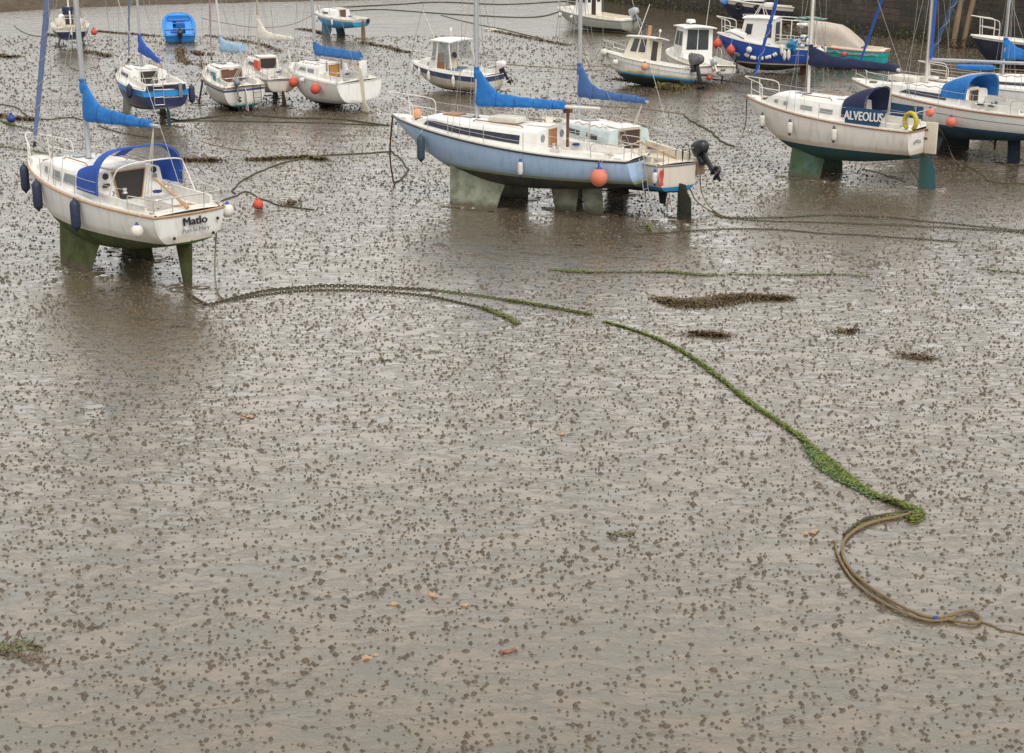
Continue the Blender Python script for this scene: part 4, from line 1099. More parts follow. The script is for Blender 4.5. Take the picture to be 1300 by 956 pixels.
# ---- 6: white yacht beyond, right edge
h6=hullmat('hull_white_b',(.74,.73,.70),.95,(.03,.05,.08),stain_amt=.3)
b=Boat('sailing_boat','white yacht at the right edge with blue furled headsail, beyond the long white yacht','sailing boat',
       (1420,118),1.9,2.35,B=(1222,99),L=8.0,beam=2.7,tr=.6,zc=.7,zbt=1.05,wl=1.0,pw=2.4)
B6=b; b.hull(h6,rail=M_alu); b.deck(ck=(.07,.35)); b.cabin(.35,.82,.5,side=.26,drop=.4,fr=.3)
b.window(.42,.7,.32,.68,mat=M_navyg); b.bilge(.48,.66,.5,.65,kd); b.rudder(kd)
b.pulpit(.62,mat=M_wtube,r=.018); b.lines((.3,.5,.68)); b.pushpit(.5)
b.mast(.58,9.5,r=.07); b.furl(M('slate_jib',(.03,.085,.20),.7,dirt=.4,bmp=.4),r=.085,spiral=M_lead,k0=.05); b.boom(3.2,3.3,cover=M_blue,boot=.7,fat=.2,seed=4)
mb=MB(); mb.box((b.x(.72),.1,2.82),(1.5,.55,.18),M_blue,bev=.08); mb.build('rolled_cover',b.root)

b.fit((.07,.35))
# ---- 7: navy yacht with bright blue band
h7=hullmat('hull_navy_band',(.014,.022,.075),.78,(.12,.13,.09),stripes=[(-.01,.035,(.7,.68,.64)),(.035,.30,(.015,.24,.60))],boot=(.16,.17,.14),boot_h=.07,stain=(.05,.05,.12),stain_amt=.4,bottom2=(.16,.17,.12))
b=Boat('sailing_boat','navy hulled yacht with bright blue band and steel boarding ladder, stern facing','sailing boat',
       (210,113),1.62,2.0,B=(150,80),L=6.3,beam=2.6,tr=.78,zc=.48,zbt=.78,wl=.78,rake=-.10,pw=2.7,head=28)
B7=b; b.hull(h7,rail=M_wtube,rail_r=.03); b.deck(ck=(.04,.42),cw=.66,depth=.5,coam=.24)
b.cabin(.42,.86,.42,w=.70,side=.2,drop=.35,fr=.35)
b.window(.47,.80,.25,.72,slant=(0,-.03),mat=M_navyg); b.door(.8,.60,M_dark,frame=M_wtube)
mb=MB(); mb.box((b.x(0)-.11,0,1.70),(.03,1.75,.22),M_navyg,bev=.01); mb.build('stern_window_band',b.root)
mb=MB(); mb.box((b.x(0)-.06,0,1.84),(.10,1.85,.08),M_white,bev=.02); mb.build('stern_coaming',b.root)
mb=MB(); mb.box((b.x(.43)-.02,0,2.0),(.04,.45,.18),M_teak); mb.build('washboard',b.root)
kp=M('pale_green_keel',(.20,.21,.16),.7,mudline=.3,dirt=.7,dscale=3,dcol=(.1,.11,.06))
b.bilge(.50,.72,.52,.70,kp,yt=.28,yb=.34); b.rudder(keel_t2,chord=.34,ztop=.95,tiller=False)
b.ladder(.35,.95,1.75,wd=.42,n=3); b.ladder(.35,1.75,2.2,wd=.42,n=2)
b.pulpit(.6,mat=M_wtube); b.pushpit(.5,mat=M_wtube); b.lines((.3,.5,.7),.5)
b.mast(.60,7.8,r=.055); b.furl(M_furl,r=.05); b.boom(2.1,3.0,rise=-.22,cover=M_royal,boot=.62,fat=.30,seed=6,swing=-10)
mb=MB(); mb.box((b.x(0)-.16,-.62,1.55),(.05,.16,.62),M_grey); mb.build('outboard_bracket',b.root)
b.text('Windsprite',(b.x(0)-.12,-.18,1.27),.15,M_ltrw,sx=.9,shear=.3) if False else None
# illegible name: two short lines of pale script marks
mb=MB(); mb.tube(smooth([(b.x(0)-.125,.15-.03*i,1.26+(.035 if i%2 else -.02)+(.03 if i in (1,7,15) else 0)) for i in range(25)],3),.008,M_ltrw,n=4)
mb.build('faded_name_marks',b.root,smooth=False)
fender(b,.90,'navy fender at the bow corner of the navy yacht with blue band',L=.6,r=.13,mat=M_nfend,cap=M_nfend,drop=.30)
fender(b,.16,'navy fender over the blue band near the ladder of the navy yacht',L=.55,r=.13,mat=M_nfend,cap=M_nfend,drop=.20)
fender(b,.02,'navy fender on the far stern corner between the navy yacht and its white neighbour',side=-1,L=.75,r=.14,mat=M_nfend,cap=M_nfend,drop=.35)
b.fit((.04,.42))
# ---- 8: white yacht with navy stripe
h8=hullmat('hull_white_stripe',(.79,.77,.71),.30,(.018,.02,.02),stripes=[(.09,.19,(.035,.06,.18))],boot=(.03,.24,.24),boot_h=.07,stain=(.35,.28,.18),stain_amt=.5)
b=Boat('sailing_boat','white yacht with navy stripe and small outboard, leaning low on the mud','sailing boat',
       (312,110),1.18,1.62,B=(250,78),L=6.0,beam=2.3,tr=.86,zc=.10,zbt=.24,wl=.30,head=25,pw=2.5,roll=-3)
B8=b; b.hull(h8,rail=M_teak,rail_r=.02); b.deck(ck=(.04,.36),cw=.62,depth=.5,coam=.2)
b.cabin(.36,.84,.52,w=.68,side=.2,drop=.35,fr=.3); b.window(.45,.55,.35,.7,mat=M_glass,frame=M_alu); b.window(.6,.68,.35,.7,mat=M_glass,frame=M_alu)
b.door(1.0,.62,M('brown_boards',(.15,.07,.045),.5,dirt=.6),frame=M_teakl)
mb=MB(); mb.box((b.x(.36)-.05,0,1.80),(.02,.24,.14),M_wcloth,bev=.004); mb.build('notice',b.root)
mb=MB(); mb.box((b.x(.30),.93,1.55),(.6,.03,.42),M_teal,bev=.01); mb.build('side_panel',b.root)
b.outboard((b.x(0)-.12,.42,1.25),tilt=0,sc=.75,cowl=M_grey,leg=M_grey); b.ladder(-.55,.35,1.25,wd=.36,n=4,mat=M_dark)
for sd in (1,):
    mb=MB(); mb.tube([b.gun(.58,sd,.04,-.15),Vector((b.x(.58),sd*1.45,.0))],.05,M_dark,n=8); mb.build('beaching_leg',b.root)
b.keel(.4,.6,.42,.58,0,0,M_dark,.2,z0=-.2,ztop=.4)
b.rudder(M_white,chord=.3,ztop=1.1,zbot=.1)
b.pulpit(.6,mat=M_wtube); b.pushpit(.45,mat=M_alu); b.lines((.3,.5,.7),.5)
b.mast(.60,7.6,r=.05,mat=M_wtube); b.furl(M('pink_white_jib',(.5,.36,.37),.8,dirt=.9,dscale=10,dcol=(.35,.12,.14)),r=.05); b.boom(2.2,2.6,cover=M_lblue,boot=.62,fat=.30,cl=1.7,tail=.26,seed=8,swing=-22)
fender(b,.42,'short white fender under the navy stripe of the leaning white yacht',L=.42,r=.09,mat=M_wfend,drop=.42)
b.fit((.04,.36))
# ---- 9: white yacht with white cover behind
h9=hullmat('hull_white_c',(.72,.66,.60),.62,(.10,.055,.04),bottom2=(.13,.08,.06),stain_amt=.3,stripes=[(.02,.05,(.12,.10,.09))])
kr=M('red_brown_keel',(.16,.09,.065),.75,mudline=.3,dirt=.6,dscale=3,dcol=(.08,.05,.035),bmp=.3)
b=Boat('sailing_boat','white yacht with brown keels and white sail cover, wedged behind the striped white yacht','sailing boat',
       (358,101),1.28,1.7,B=(306,74),L=6.0,beam=2.0,tr=.72,zc=.45,zbt=.68,wl=.62,head=25,pw=2.4)
B9=b; b.hull(h9,rail=M_grey,rail_r=.02); b.deck(ck=(.04,.38),cw=.6,depth=.5,coam=.2)
b.cabin(.38,.84,.70,w=.62,side=.2,drop=.5,fr=.3); b.window(.45,.62,.4,.75,mat=M_glass); b.door(.8,.5,M_dark)
b.bilge(.50,.70,.52,.68,kr); b.rudder(kr,chord=.62,ztop=.75,tiller=True,top_ch=.5); b.pulpit(.55); b.pushpit(.5); b.lines((.3,.5,.7),.5)
b.mast(.62,7.8,r=.055,mat=M('tan_mast',(.42,.38,.28),.5,dirt=.3)); b.boom(2.6,3.0,cover=M_wcloth,boot=.95,fat=.22,tail=.10,seed=2,swing=-25)
mb=MB(); mb.box((b.x(.22),.82,1.85),(.7,.14,.5),M_red,bev=.06); o=mb.build('red_cushion'); o.matrix_world=b.mw; tag(o,'red cushion propped in the cockpit of the yacht with the white sail cover','cushion')
b.fit((.04,.38))
# ---- 10: white yacht with blue cover and orange buoys
h10=hullmat('hull_white_d',(.80,.79,.76),.38,(.022,.022,.02),stain_amt=.45,stain=(.3,.26,.2))
b=Boat('sailing_boat','white yacht with brown companionway door and two orange balls on its side','sailing boat',
       (457,103),1.40,1.80,B=(372,78),L=5.5,beam=2.7,tr=.94,zc=.16,zbt=.42,wl=.44,head=42,pw=2.4,rake=-.12,roll=-2)
B10=b; b.hull(h10,rail=M_wtube,rail_r=.02); b.deck(ck=(.05,.36),cw=.60,depth=.45,coam=.2)
b.cabin(.36,.85,.52,w=.66,side=.22,drop=.35,fr=.3); b.window(.44,.53,.3,.72,mat=M_glassl,frame=M_alu); b.window(.56,.66,.3,.72,slant=(0,-.02),mat=M_glassl,frame=M_alu)
b.door(.56,.78,M('varnished_board',(.42,.22,.06),.4,dirt=.3),frame=M_teak)
b.rudder(M_cream,chord=.38,ztop=2.0,zbot=0,top_ch=.46,tiller=True); b.keel(.36,.62,.38,.6,0,0,M_dark,.3,z0=-.2,ztop=.5)
mb=MB(); mb.box((b.x(0)-.02,-.25,1.95),(.06,.42,.75),M_white,bev=.02); mb.build('stern_locker',b.root)
b.pulpit(.65,mat=M_wtube,r=.018); b.pushpit(.5); b.lines((.28,.46,.66),.52)
b.mast(.62,8.0,r=.075); b.boom(2.9,2.50,rise=-.06,cover=M_blue2 if False else M('mid_blue_cover',(.03,.14,.38),.8,dirt=.5,dscale=5,dcol=(.05,.13,.28),bmp=.4),boot=.42,fat=.26,cl=2.8,tail=.26,seed=12,swing=-12)
for y in (.42,-.42):
    mb=MB(); mb.tube([(b.x(.35),y,1.75),(b.x(.35),y,2.2)],.03,M_timber,n=6); mb.build('coiled_line',b.root)
ball(b,.60,'orange ball fender nearer the bow of the white yacht with the brown door',r=.22,mat=M_red,cap=M_orange,drop=.40)
ball(b,.46,'small white ball fender between the two orange ones',r=.12,mat=M_wfend,drop=.15)
ball(b,.24,'orange ball fender nearer the stern of the white yacht with the brown door',r=.23,mat=M_red,cap=M_orange,drop=.38)
b.fit((.05,.36))
# ---- 11: small light blue cabin boat
h11=hullmat('hull_sky_blue',(.05,.34,.62),.62,(.035,.09,.13),stripes=[(-.01,.14,(.72,.70,.66))],stain=(.2,.26,.26),stain_amt=.3,bottom2=(.05,.05,.04))
b=Boat('sailing_boat','small sky blue and white cabin boat on twin keels, alone at the far side','sailing boat',
       (459,25),1.30,1.62,B=(409,9),L=4.9,beam=2.15,tr=.80,zc=.60,zbt=.80,wl=.68,head=48,pw=2.4)
B11=b; b.hull(h11,rail=M_wtube); b.deck(ck=(.05,.40),cw=.62,depth=.4,coam=.12)
b.cabin(.40,.86,.50,w=.7,side=.2,drop=.3,fr=.35); b.window(.55,.68,.35,.7,mat=M_glass); b.door(.56,.66,M('brown_boards2',(.12,.075,.06),.5,dirt=.6))
b.bilge(.5,.72,.52,.70,M('blue_keel',(.06,.16,.24),.7,mudline=.3,dirt=.5),yt=.26,yb=.34); b.rudder(M_timber,chord=.3,ztop=1.3,tiller=False); b.pulpit(.4,mat=M_wtube)
b.mast(.58,5.5,r=.04); mb=MB(); mb.box((b.x(0)-.12,-.5,1.2),(.1,.22,.3),M_dark); mb.build('outboard_bracket',b.root)
fender(b,.76,'white fender near the bow of the small sky blue boat',L=.4,r=.08,drop=.28); fender(b,.36,'white fender amidships on the small sky blue boat',L=.45,r=.08,drop=.28)
b.fit((.05,.40),grab=False)
# ---- 13: navy and white boat seen stern-on, far left
h13=hullmat('hull_navy_white',(.016,.022,.07),.62,(.03,.03,.025),stripes=[(-.01,.22,(.70,.66,.58))],stain_amt=.3)
b=Boat('sailing_boat','navy and white yacht seen stern-on with white rudder, top left','sailing boat',
       (90,36),1.40,1.75,L=6.0,beam=2.35,tr=.80,zc=.50,zbt=.68,wl=.62,head=17,pw=2.4)
B13=b; b.hull(h13,rail=M_wtube); b.deck(ck=(.05,.38),depth=.5,coam=.26,mat=M_cream); b.cabin(.38,.84,.48,w=.64,side=.2); b.door(.55,.5,M_dark); b.window(.46,.66,.35,.7)
b.bilge(.4,.62,.42,.6,M_dark); b.rudder(kp,chord=.4,ztop=.7,zbot=-.05,tiller=False); b.pulpit(.55); b.pushpit(.62,mat=M_wtube,r=.022); b.lines((.3,.5,.7))
mb=MB(); mb.box((b.x(0)-.15,0,1.75),(.30,.09,1.5),M_white,bev=.02); mb.build('rudder_head',b.root)
mb=MB(); mb.box((b.x(.35),0,2.35),(.3,.85,.5),M_navy,bev=.08); mb.build('folded_hood',b.root)
for y in (.72,-.72):
    mb=MB(); mb.blob((b.x(.12),y,1.72),(.3,.22,.28),M_wcloth,seed=3,rough=.2); mb.build('stowed_bag',b.root)
mb=MB(); mb.box((b.x(0)-.11,-.42,1.28),(.006,.34,.09),M_ltr,bev=0); mb.build('name_plate',b.root)
b.mast(.55,7.8,r=.06,mat=M_white)
ball(b,0,'pink red ball fender hung off the far left navy and white yacht',side=-1,r=.2,mat=M_red,pos=(b.x(.04),-1.42,1.12),drop=.4)

b.fit((.05,.38),grab=False)
B1.fit((.06,.35),grab=False); B2.fit((.07,.33),grab=False,coil=True); B4.fit((.07,.34),grab=False)
# ================================================================ MOTOR BOATS
def wheelhouse(b, xa, xf, wa, wf, zb, zt, mat, rake=.25, arake=0.0, tum=.06, roof_over=(.12,.22,.08), roof_th=.06, name='wheelhouse', pillars=False, wall_h=.0, roofmat=None, camber=.06):
    """four sided cabin block from xa (aft) to xf (forward); returns helper giving points on each face"""
    c={ 'al':Vector((xa,wa,zb)),'ar':Vector((xa,-wa,zb)),'fl':Vector((xf,wf,zb)),'fr':Vector((xf,-wf,zb)),
        'AL':Vector((xa+arake,wa-tum,zt)),'AR':Vector((xa+arake,-wa+tum,zt)),'FL':Vector((xf-rake,wf-tum,zt)),'FR':Vector((xf-rake,-wf+tum,zt))}
    if not pillars:
        mb=MB(); ks=['al','fl','fr','ar']; KS=['AL','FL','FR','AR']
        rows=[[c[k] for k in ks],[c[k] for k in KS]]; mb.grid(rows,mat,closed=True)
        mb.build(name,b.root,smooth=False)
    else:
        mb=MB()
        for lo,hi,sz in pillars: mb.tube([lo_(c,lo),lo_(c,hi)],sz,mat,n=6)
        mb.build(name,b.root)
    mb=MB(); ra,rf,rs=roof_over; rows=[]
    x0=xa+arake-ra; x1=xf-rake+rf; n=8
    for i in range(n+1):
        u=i/n; x=lerp(x0,x1,u); wd=lerp(wa,wf,u)-tum+rs
        ro=[]
        for j in range(9):
            v=-1+2*j/8; ro.append((x,wd*v,zt+.01+camber*(1-v*v)-.03*(2*u-1)**2))
        ro+=[(x,wd*(1-2*j/8),zt+.01+roof_th+camber*(1-(1-2*j/8)**2)-.03*(2*u-1)**2) for j in range(9)]
        rows.append(ro)
    mb.grid(rows,roofmat or mat,closed=True)
    for r in (rows[0],rows[-1]): mb.add(r,[tuple(range(len(r)))],roofmat or mat)
    mb.build('roof',b.root,ang=30)
    return c
def lo_(c,q):
    if isinstance(q,str): return c[q]
    return c[q[0]].lerp(c[q[1]],q[2])
def face_window(b,c,face,u0,u1,v0,v1,mat=None,frame=None,fw=.025,skew=0):
    F_={'port':('al','fl','FL','AL'),'star':('ar','fr','FR','AR'),'fwd':('fl','fr','FR','FL'),'aft':('al','ar','AR','AL')}[face]
    A,B_,C_,D=[c[k] for k in F_]; ctr=(c['al']+c['ar']+c['fl']+c['fr']+c['AL']+c['FR']+c['AR']+c['FL'])/8
    def pt(u,v): return A.lerp(B_,u).lerp(D.lerp(C_,u),v)
    nrm=(B_-A).cross(D-A).normalized(); 
    if nrm.dot((A+B_+C_+D)/4-ctr)<0: nrm=-nrm
    q=[pt(u0,v0),pt(u1,v0),pt(u1+skew,v1),pt(u0+skew,v1)]
    par=b.root
    if frame:
        m=sum(q,Vector())/4; k=[m+(p-m)*(1+2*fw/max(.15,(p-m).length)) for p in q]
        mb=MB(); mb.prism([p+nrm*.002 for p in k],nrm,.014,frame); par=mb.build('window',b.root,smooth=False)
        mb=MB(); mb.prism([p+nrm*.018 for p in q],nrm,.008,mat or M_glass); mb.build('pane',par,smooth=False)
    else:
        mb=MB(); mb.prism([p+nrm*.002 for p in q],nrm,.012,mat or M_glass); mb.build('window',b.root,smooth=False)

# ---- 12: bright blue open workboat
hb=hullmat('hull_bright_blue',(.012,.22,.62),.30,(.05,.05,.02),stain=(.06,.07,.03),stain_amt=.9,slime=(.07,.06,.02))
b=Boat('workboat','bright blue open workboat with weedy stern and outboard, far left','workboat',(228,38),.90,1.25,L=5.8,beam=2.2,tr=.92,zc=.10,zbt=.12,wl=.36,head=13,chine=True,pw=3.6,pitch=-7)
b.blunt=1; B12=b; M_bb=M('bright_blue_paint',(.012,.24,.68),.45,dirt=.35,dscale=4); b.hull(hb,rail=M_bb,rail_r=.04); b.deck(mat=M_bb,ck=(.05,.88),cw=.90,depth=.55,coam=.05)
for t_ in (.45,.68):
    mb=MB(); mb.box((b.x(t_),0,b.zs(t_)-.18),(.28,1.9,.05),M_bb); mb.build('thwart',b.root)
mb=MB(); mb.box((b.x(.25),.35,.72),(.6,.45,.4),M_royal,bev=.04); mb.build('tank_box',b.root)
mb=MB(); mb.box((b.x(.55),-.1,.75),(.5,.6,.75),M('mid_blue_paint',(.01,.12,.42),.5,dirt=.4),bev=.05); mb.build('console',b.root)
mb=MB(); mb.box((b.x(.80),0,1.02),(.9,1.5,.10),M('mid_blue_paint'),bev=.04); mb.build('fore_cuddy',b.root)
mb=MB(); mb.tube([(b.x(.02),-.95,.95),(b.x(.02),-.95,1.25),(b.x(.02),.95,1.25),(b.x(.02),.95,.95)],.03,M_dark,n=6); mb.build('stern_bar',b.root)
b.outboard((b.x(0)-.06,0,.88),sc=1.05,cowl=M_black)
mb=MB(); rnd=random.Random(2)
for i in range(700):
    c=Vector((b.x(0)-.12-rnd.random()*.1,rnd.uniform(-1.0,1.0),.35-abs(rnd.gauss(0,.18)))); s_=.09
    mb.add([c+Vector((rnd.uniform(-s_,s_),rnd.uniform(-s_,s_),rnd.uniform(-s_*1.6,s_))) for _ in range(3)],[(0,1,2)],M_weedb if rnd.random()<.7 else M_weedg)
mb.build('hanging_weed',b.root,smooth=False,recalc=False)
mb=MB(); mb.blob((0,0,.16),(.24,.22,.2),M_orange,rough=.03); mb.lathe([(.06,0),(.05,.06),(0,.06)],M_orange,c=(0,0,.34)); o=mb.build('mooring_buoy'); o.location=P(243,53); tag(o,'orange mooring buoy on the mud beside the bright blue workboat','buoy')

# ---- 14: navy and white launch with open backed wheelhouse
h=hullmat('hull_launch',(.66,.61,.52),.22,(.028,.03,.018),stripes=[(.0,.30,(.045,.075,.17))],stain=(.28,.22,.12),stain_amt=.6)
b=Boat('motor_boat','white launch with navy band and open backed wheelhouse behind the blue sail cover','motor boat',(627,95),1.0,1.32,B=(531,74),L=5.6,beam=2.2,tr=.82,zc=.08,zbt=.12,wl=.32,pw=2.6,roll=-2,head=50)
B14=b; b.hull(h,rail=M_white,rail_r=.03); b.deck(ck=(.04,.60),cw=.80,depth=.55,coam=.10)
b.cabin(.60,.88,.42,w=.66,side=.2,drop=.3,fr=.4); b.window(.62,.70,.3,.75,mat=M_glassl,frame=M_alu)
c=wheelhouse(b,b.x(.36),b.x(.66),.92,.74,1.20,2.55,M_white,rake=.30,arake=.18,pillars=[('al','AL',.03),('ar','AR',.03),('fl','FL',.04),('fr','FR',.04),(('al','fl',.72),('AL','FL',.70),.05),(('ar','fr',.72),('AR','FR',.70),.05),(('fl','fr',.5),('FL','FR',.5),.03)])
for sd,k in ((1,('al','fl','FL','AL')),(-1,('ar','fr','FR','AR'))):
    A,B_,C_,D=[c[q] for q in k]
    mb=MB(); lo=[A.lerp(B_,.66),B_,B_.lerp(C_,.28),A.lerp(B_,.66).lerp(D.lerp(C_,.66),.28)]; mb.prism(lo,(0,sd,0),.03,M_white); mb.build('side_panel',b.root,smooth=False)
    mb=MB(); mb.prism([A.lerp(B_,.68).lerp(D.lerp(C_,.68),.3),B_.lerp(C_,.3),B_.lerp(C_,.98),A.lerp(B_,.68).lerp(D.lerp(C_,.68),.98)],(0,sd,0),.01,M_cglass); mb.build('side_window',b.root,smooth=False)
    mb=MB(); mb.prism([A.lerp(B_,.05).lerp(D.lerp(C_,.05),.25),A.lerp(B_,.60).lerp(D.lerp(C_,.60),.25),A.lerp(B_,.60).lerp(D.lerp(C_,.60),.98),A.lerp(B_,.12).lerp(D.lerp(C_,.12),.98)],(0,sd,0),.01,M_cglass); mb.build('side_window',b.root,smooth=False)
A,B_,C_,D=c['fl'],c['fr'],c['FR'],c['FL']
mb=MB(); mb.prism([A,B_,B_.lerp(C_,.38),A.lerp(D,.38)],(1,0,0),.03,M_white); mb.build('front_panel',b.root,smooth=False)
mb=MB(); mb.prism([A.lerp(D,.4),B_.lerp(C_,.4),B_.lerp(C_,.98),A.lerp(D,.98)],(1,0,0),.01,M_cglass); mb.build('windscreen',b.root,smooth=False)
mb=MB(); mb.box((b.x(.59),.30,1.35),(.05,.50,1.1),M_teak); mb.build('cabin_door',b.root)
mb=MB(); mb.box((b.x(.57),-.42,1.32),(.2,.6,1.0),M_cream,bev=.04); mb.lathe([(.0,0),(.17,0),(.17,.02),(0,.02)],M_black,n=14,M4=Matrix.Translation((b.x(.53),-.4,1.75))@Matrix.Rotation(R(-70),4,'Y')); mb.build('helm_console',b.root)
for x_,y in ((.44,-.40),(.40,.55)):
    mb=MB(); mb.box((b.x(x_),y,1.15),(.42,.42,.14),M('blue_seat',(.10,.17,.26),.6),bev=.05); mb.box((b.x(x_),y,.85),(.3,.3,.5),M_white,bev=.03); mb.build('helm_seat',b.root)
b.pulpit(.5,t=.84,mat=M_wtube); mb=MB()
for sd in (1,-1): mb.tube(smooth([b.gun(.30,sd,-.05,.05),b.gun(.28,sd,-.05,.42),b.gun(.02,sd,-.08,.42),b.gun(.02,sd,-.08,.05)],4),.02,M_wtube,n=6)
mb.tube([b.gun(.02,1,-.08,.42),b.gun(.02,-1,-.08,.42)],.02,M_wtube,n=6); mb.build('stern_rail',b.root)
mb=MB(); mb.tube([(b.x(.62),.45,2.6),(b.x(.74),.62,4.1)],.014,M_wtube,n=5); mb.build('aerial',b.root)
mb=MB(); mb.tube([(b.x(.50),0,2.62),(b.x(.50),0,3.05)],.02,M_wtube,n=5); mb.lathe([(0,0),(.06,0),(.06,.16),(0,.2)],M_white,c=(b.x(.50),0,3.0),n=10); mb.build('mast_light',b.root)
b.outboard((b.x(0)-.10,-.45,1.15),tilt=30,sc=.9,cowl=M_white,leg=M_black)
for t_,lab in ((.93,'white fender at the stem of the navy banded launch'),(.78,'second white fender from the bow of the navy banded launch'),(.62,'third white fender from the bow of the navy banded launch'),(.30,'aftmost white fender on the side of the navy banded launch')):
    fender(b,t_,lab,L=.46,r=.085,mat=M_wfend,cap=M_wfend,drop=.38)
# ---- 15: white and grey fishing launch with silver outboard, top centre
h=hullmat('hull_grey_launch',(.40,.42,.38),.10,(.22,.20,.10),stripes=[(-.01,.10,(.74,.72,.68)),(.10,.14,(.12,.12,.12))],stain=(.3,.28,.15),stain_amt=.7)
b=Boat('motor_boat','white and grey cabin launch with silver outboard, at the foot of the wall top centre','motor boat',(801,25),.95,1.50,L=7.0,beam=2.5,tr=.85,zc=.02,zbt=.05,wl=.08,head=47,chine=True,pw=3.4,B=(709,4))
B15=b; b.hull(h,rail=M_white,rail_r=.035); b.deck(ck=(.12,.50),cw=.82,depth=.45,coam=.14,mat=M_cream); b.cabin(.66,.92,.35,w=.7,side=.2,fr=.5)
c=wheelhouse(b,b.x(.50),b.x(.68),.88,.75,1.15,2.9,M_white,rake=.3); face_window(b,c,'aft',.34,.62,-.25,.92,M('dark_door',(.05,.03,.03),.4)); face_window(b,c,'aft',.08,.28,.5,.85); face_window(b,c,'aft',.70,.92,.5,.85)
face_window(b,c,'port',.12,.42,.5,.85); face_window(b,c,'port',.52,.82,.5,.85); face_window(b,c,'star',.12,.42,.5,.85); face_window(b,c,'fwd',.08,.92,.5,.88)
mb=MB(); mb.box((b.x(.02),0,1.0),(.55,1.0,.10),M_white,bev=.03); mb.build('swim_platform',b.root)
b.outboard((b.x(0)-.16,-.15,1.02),tilt=40,sc=1.35,cowl=M_silver,leg=M_grey); b.pulpit(.5,t=.80,mat=M_steel)
ball(b,.86,'white ball fender below the bow of the grey and white launch',r=.17,mat=M_wfend,cap=M_wfend,drop=.4); ball(b,.66,'smaller white ball fender amidships on the grey and white launch',r=.12,mat=M_wfend,cap=M_wfend,drop=.3)
# ---- 16: tilted white fishing boat
h=hullmat('hull_tilted',(.79,.77,.74),.50,(.035,.07,.09),boot=(.02,.24,.50),boot_h=.08,stripes=[(.26,.285,(.10,.12,.28)),(.33,.345,(.10,.12,.28))],stain=(.4,.36,.14),stain_amt=.9,bottom2=(.03,.045,.03),slime=(.11,.11,.03))
b=Boat('fishing_boat','white fishing boat heeled on the mud with two window wheelhouse and big grey outboard','fishing boat',(874,85),1.12,1.62,B=(797,65),L=5.2,beam=2.3,tr=.85,zc=.0,zbt=.05,wl=.50,head=58,chine=True,pw=2.8,roll=8,pitch=-2)
B16=b; b.hull(h,rail=M_white,rail_r=.03); b.deck(ck=(.05,.48),cw=.80,depth=.5,coam=.12)
c=wheelhouse(b,b.x(.42),b.x(.72),.86,.62,1.25,2.45,M_cream,rake=.40,roofmat=M_white,roof_over=(.35,.25,.10))
for f in ('port','star'): face_window(b,c,f,.12,.38,.42,.90,frame=M('window_rubber',(.06,.03,.03),.5)); face_window(b,c,f,.52,.76,.42,.90,frame=M('window_rubber'))
face_window(b,c,'fwd',.06,.46,.4,.9); face_window(b,c,'fwd',.54,.94,.4,.9); face_window(b,c,'aft',.3,.7,.0,.9,M_dark)
mb=MB(); mb.tube([(b.x(.60),.25,2.5),(b.x(.52),.15,4.2)],.022,M_wtube,n=6); mb.build('aerial',b.root)
mb=MB(); mb.box((b.x(.5),.0,2.85),(.16,.16,.55),M('orange_wood',(.45,.25,.12),.7),bev=.03); mb.build('flare_box',b.root)
mb=MB(); mb.tube([(b.x(.42),-.4,2.5),(b.x(.42),-.4,2.85)],.015,M_wtube,n=6); mb.blob((b.x(.42),-.4,2.9),(.07,.07,.09),M_white,rough=0); mb.build('mast_light',b.root)
b.outboard((b.x(0)-.10,.0,1.15),tilt=18,sc=1.4,cowl=M('dark_grey_cowl',(.06,.065,.07),.35,dirt=.5,dcol=(.3,.3,.3)),leg=M_black); b.pulpit(.5,t=.82)
mb=MB(); rnd=random.Random(8)
for i in range(900):
    t_=rnd.uniform(-.02,.28); c_=Vector((b.x(t_)-.05,rnd.uniform(.3,1.2) if t_>0 else rnd.uniform(-1,1.1),.22-rnd.random()*.25)); s_=.07
    mb.add([c_+Vector((rnd.uniform(-s_,s_),rnd.uniform(-s_,s_),rnd.uniform(-s_,s_*1.8))) for _ in range(3)],[(0,1,2)],M('yellow_weed',(.22,.19,.05),.6) if rnd.random()<.5 else M_weedb)
mb.build('hanging_weed',b.root,smooth=False,recalc=False)
fender(b,.97,'white fender with navy ends at the stem of the heeled fishing boat',L=.5,r=.12,drop=.35,cap=M_nfend)
ball(b,.93,'white ball fender at the bow of the heeled fishing boat',r=.19,mat=M_wfend,cap=M_nfend,drop=.10)
ball(b,.74,'white pear fender ahead of the wheelhouse of the heeled fishing boat',r=.16,mat=M_wfend,cap=M_nfend,drop=.42)
ball(b,.38,'peach coloured ball fender below the wheelhouse windows of the heeled fishing boat',r=.19,mat=M_peach,cap=M_nfend,drop=.28)
# ---- 17: white cruiser seen from astern
h=hullmat('hull_cruiser',(.80,.78,.74),.42,(.035,.05,.035),stain_amt=.5)
b=Boat('motor_boat','white cabin cruiser with tall wheelhouse and twin glass doors, stern facing','motor boat',(910,85),.95,1.35,L=6.0,beam=2.55,tr=.94,zc=.25,zbt=.42,wl=.50,head=18,chine=True,pw=3,roll=2)
B17=b; b.hull(h,rail=M_teakl,rail_r=.02); b.deck(ck=(.06,.44),cw=.84,depth=.5,coam=.20)
b.cabin(.62,.90,.4,w=.7,side=.2,fr=.4)
c=wheelhouse(b,b.x(.44),b.x(.70),.92,.78,1.10,2.75,M_white,rake=.35,roof_over=(.30,.30,.10))
face_window(b,c,'aft',.14,.485,.30,.95); face_window(b,c,'aft',.515,.86,.30,.95)
for f in ('port','star'): face_window(b,c,f,.1,.45,.42,.88); face_window(b,c,f,.55,.88,.42,.88)
face_window(b,c,'fwd',.06,.94,.42,.9)
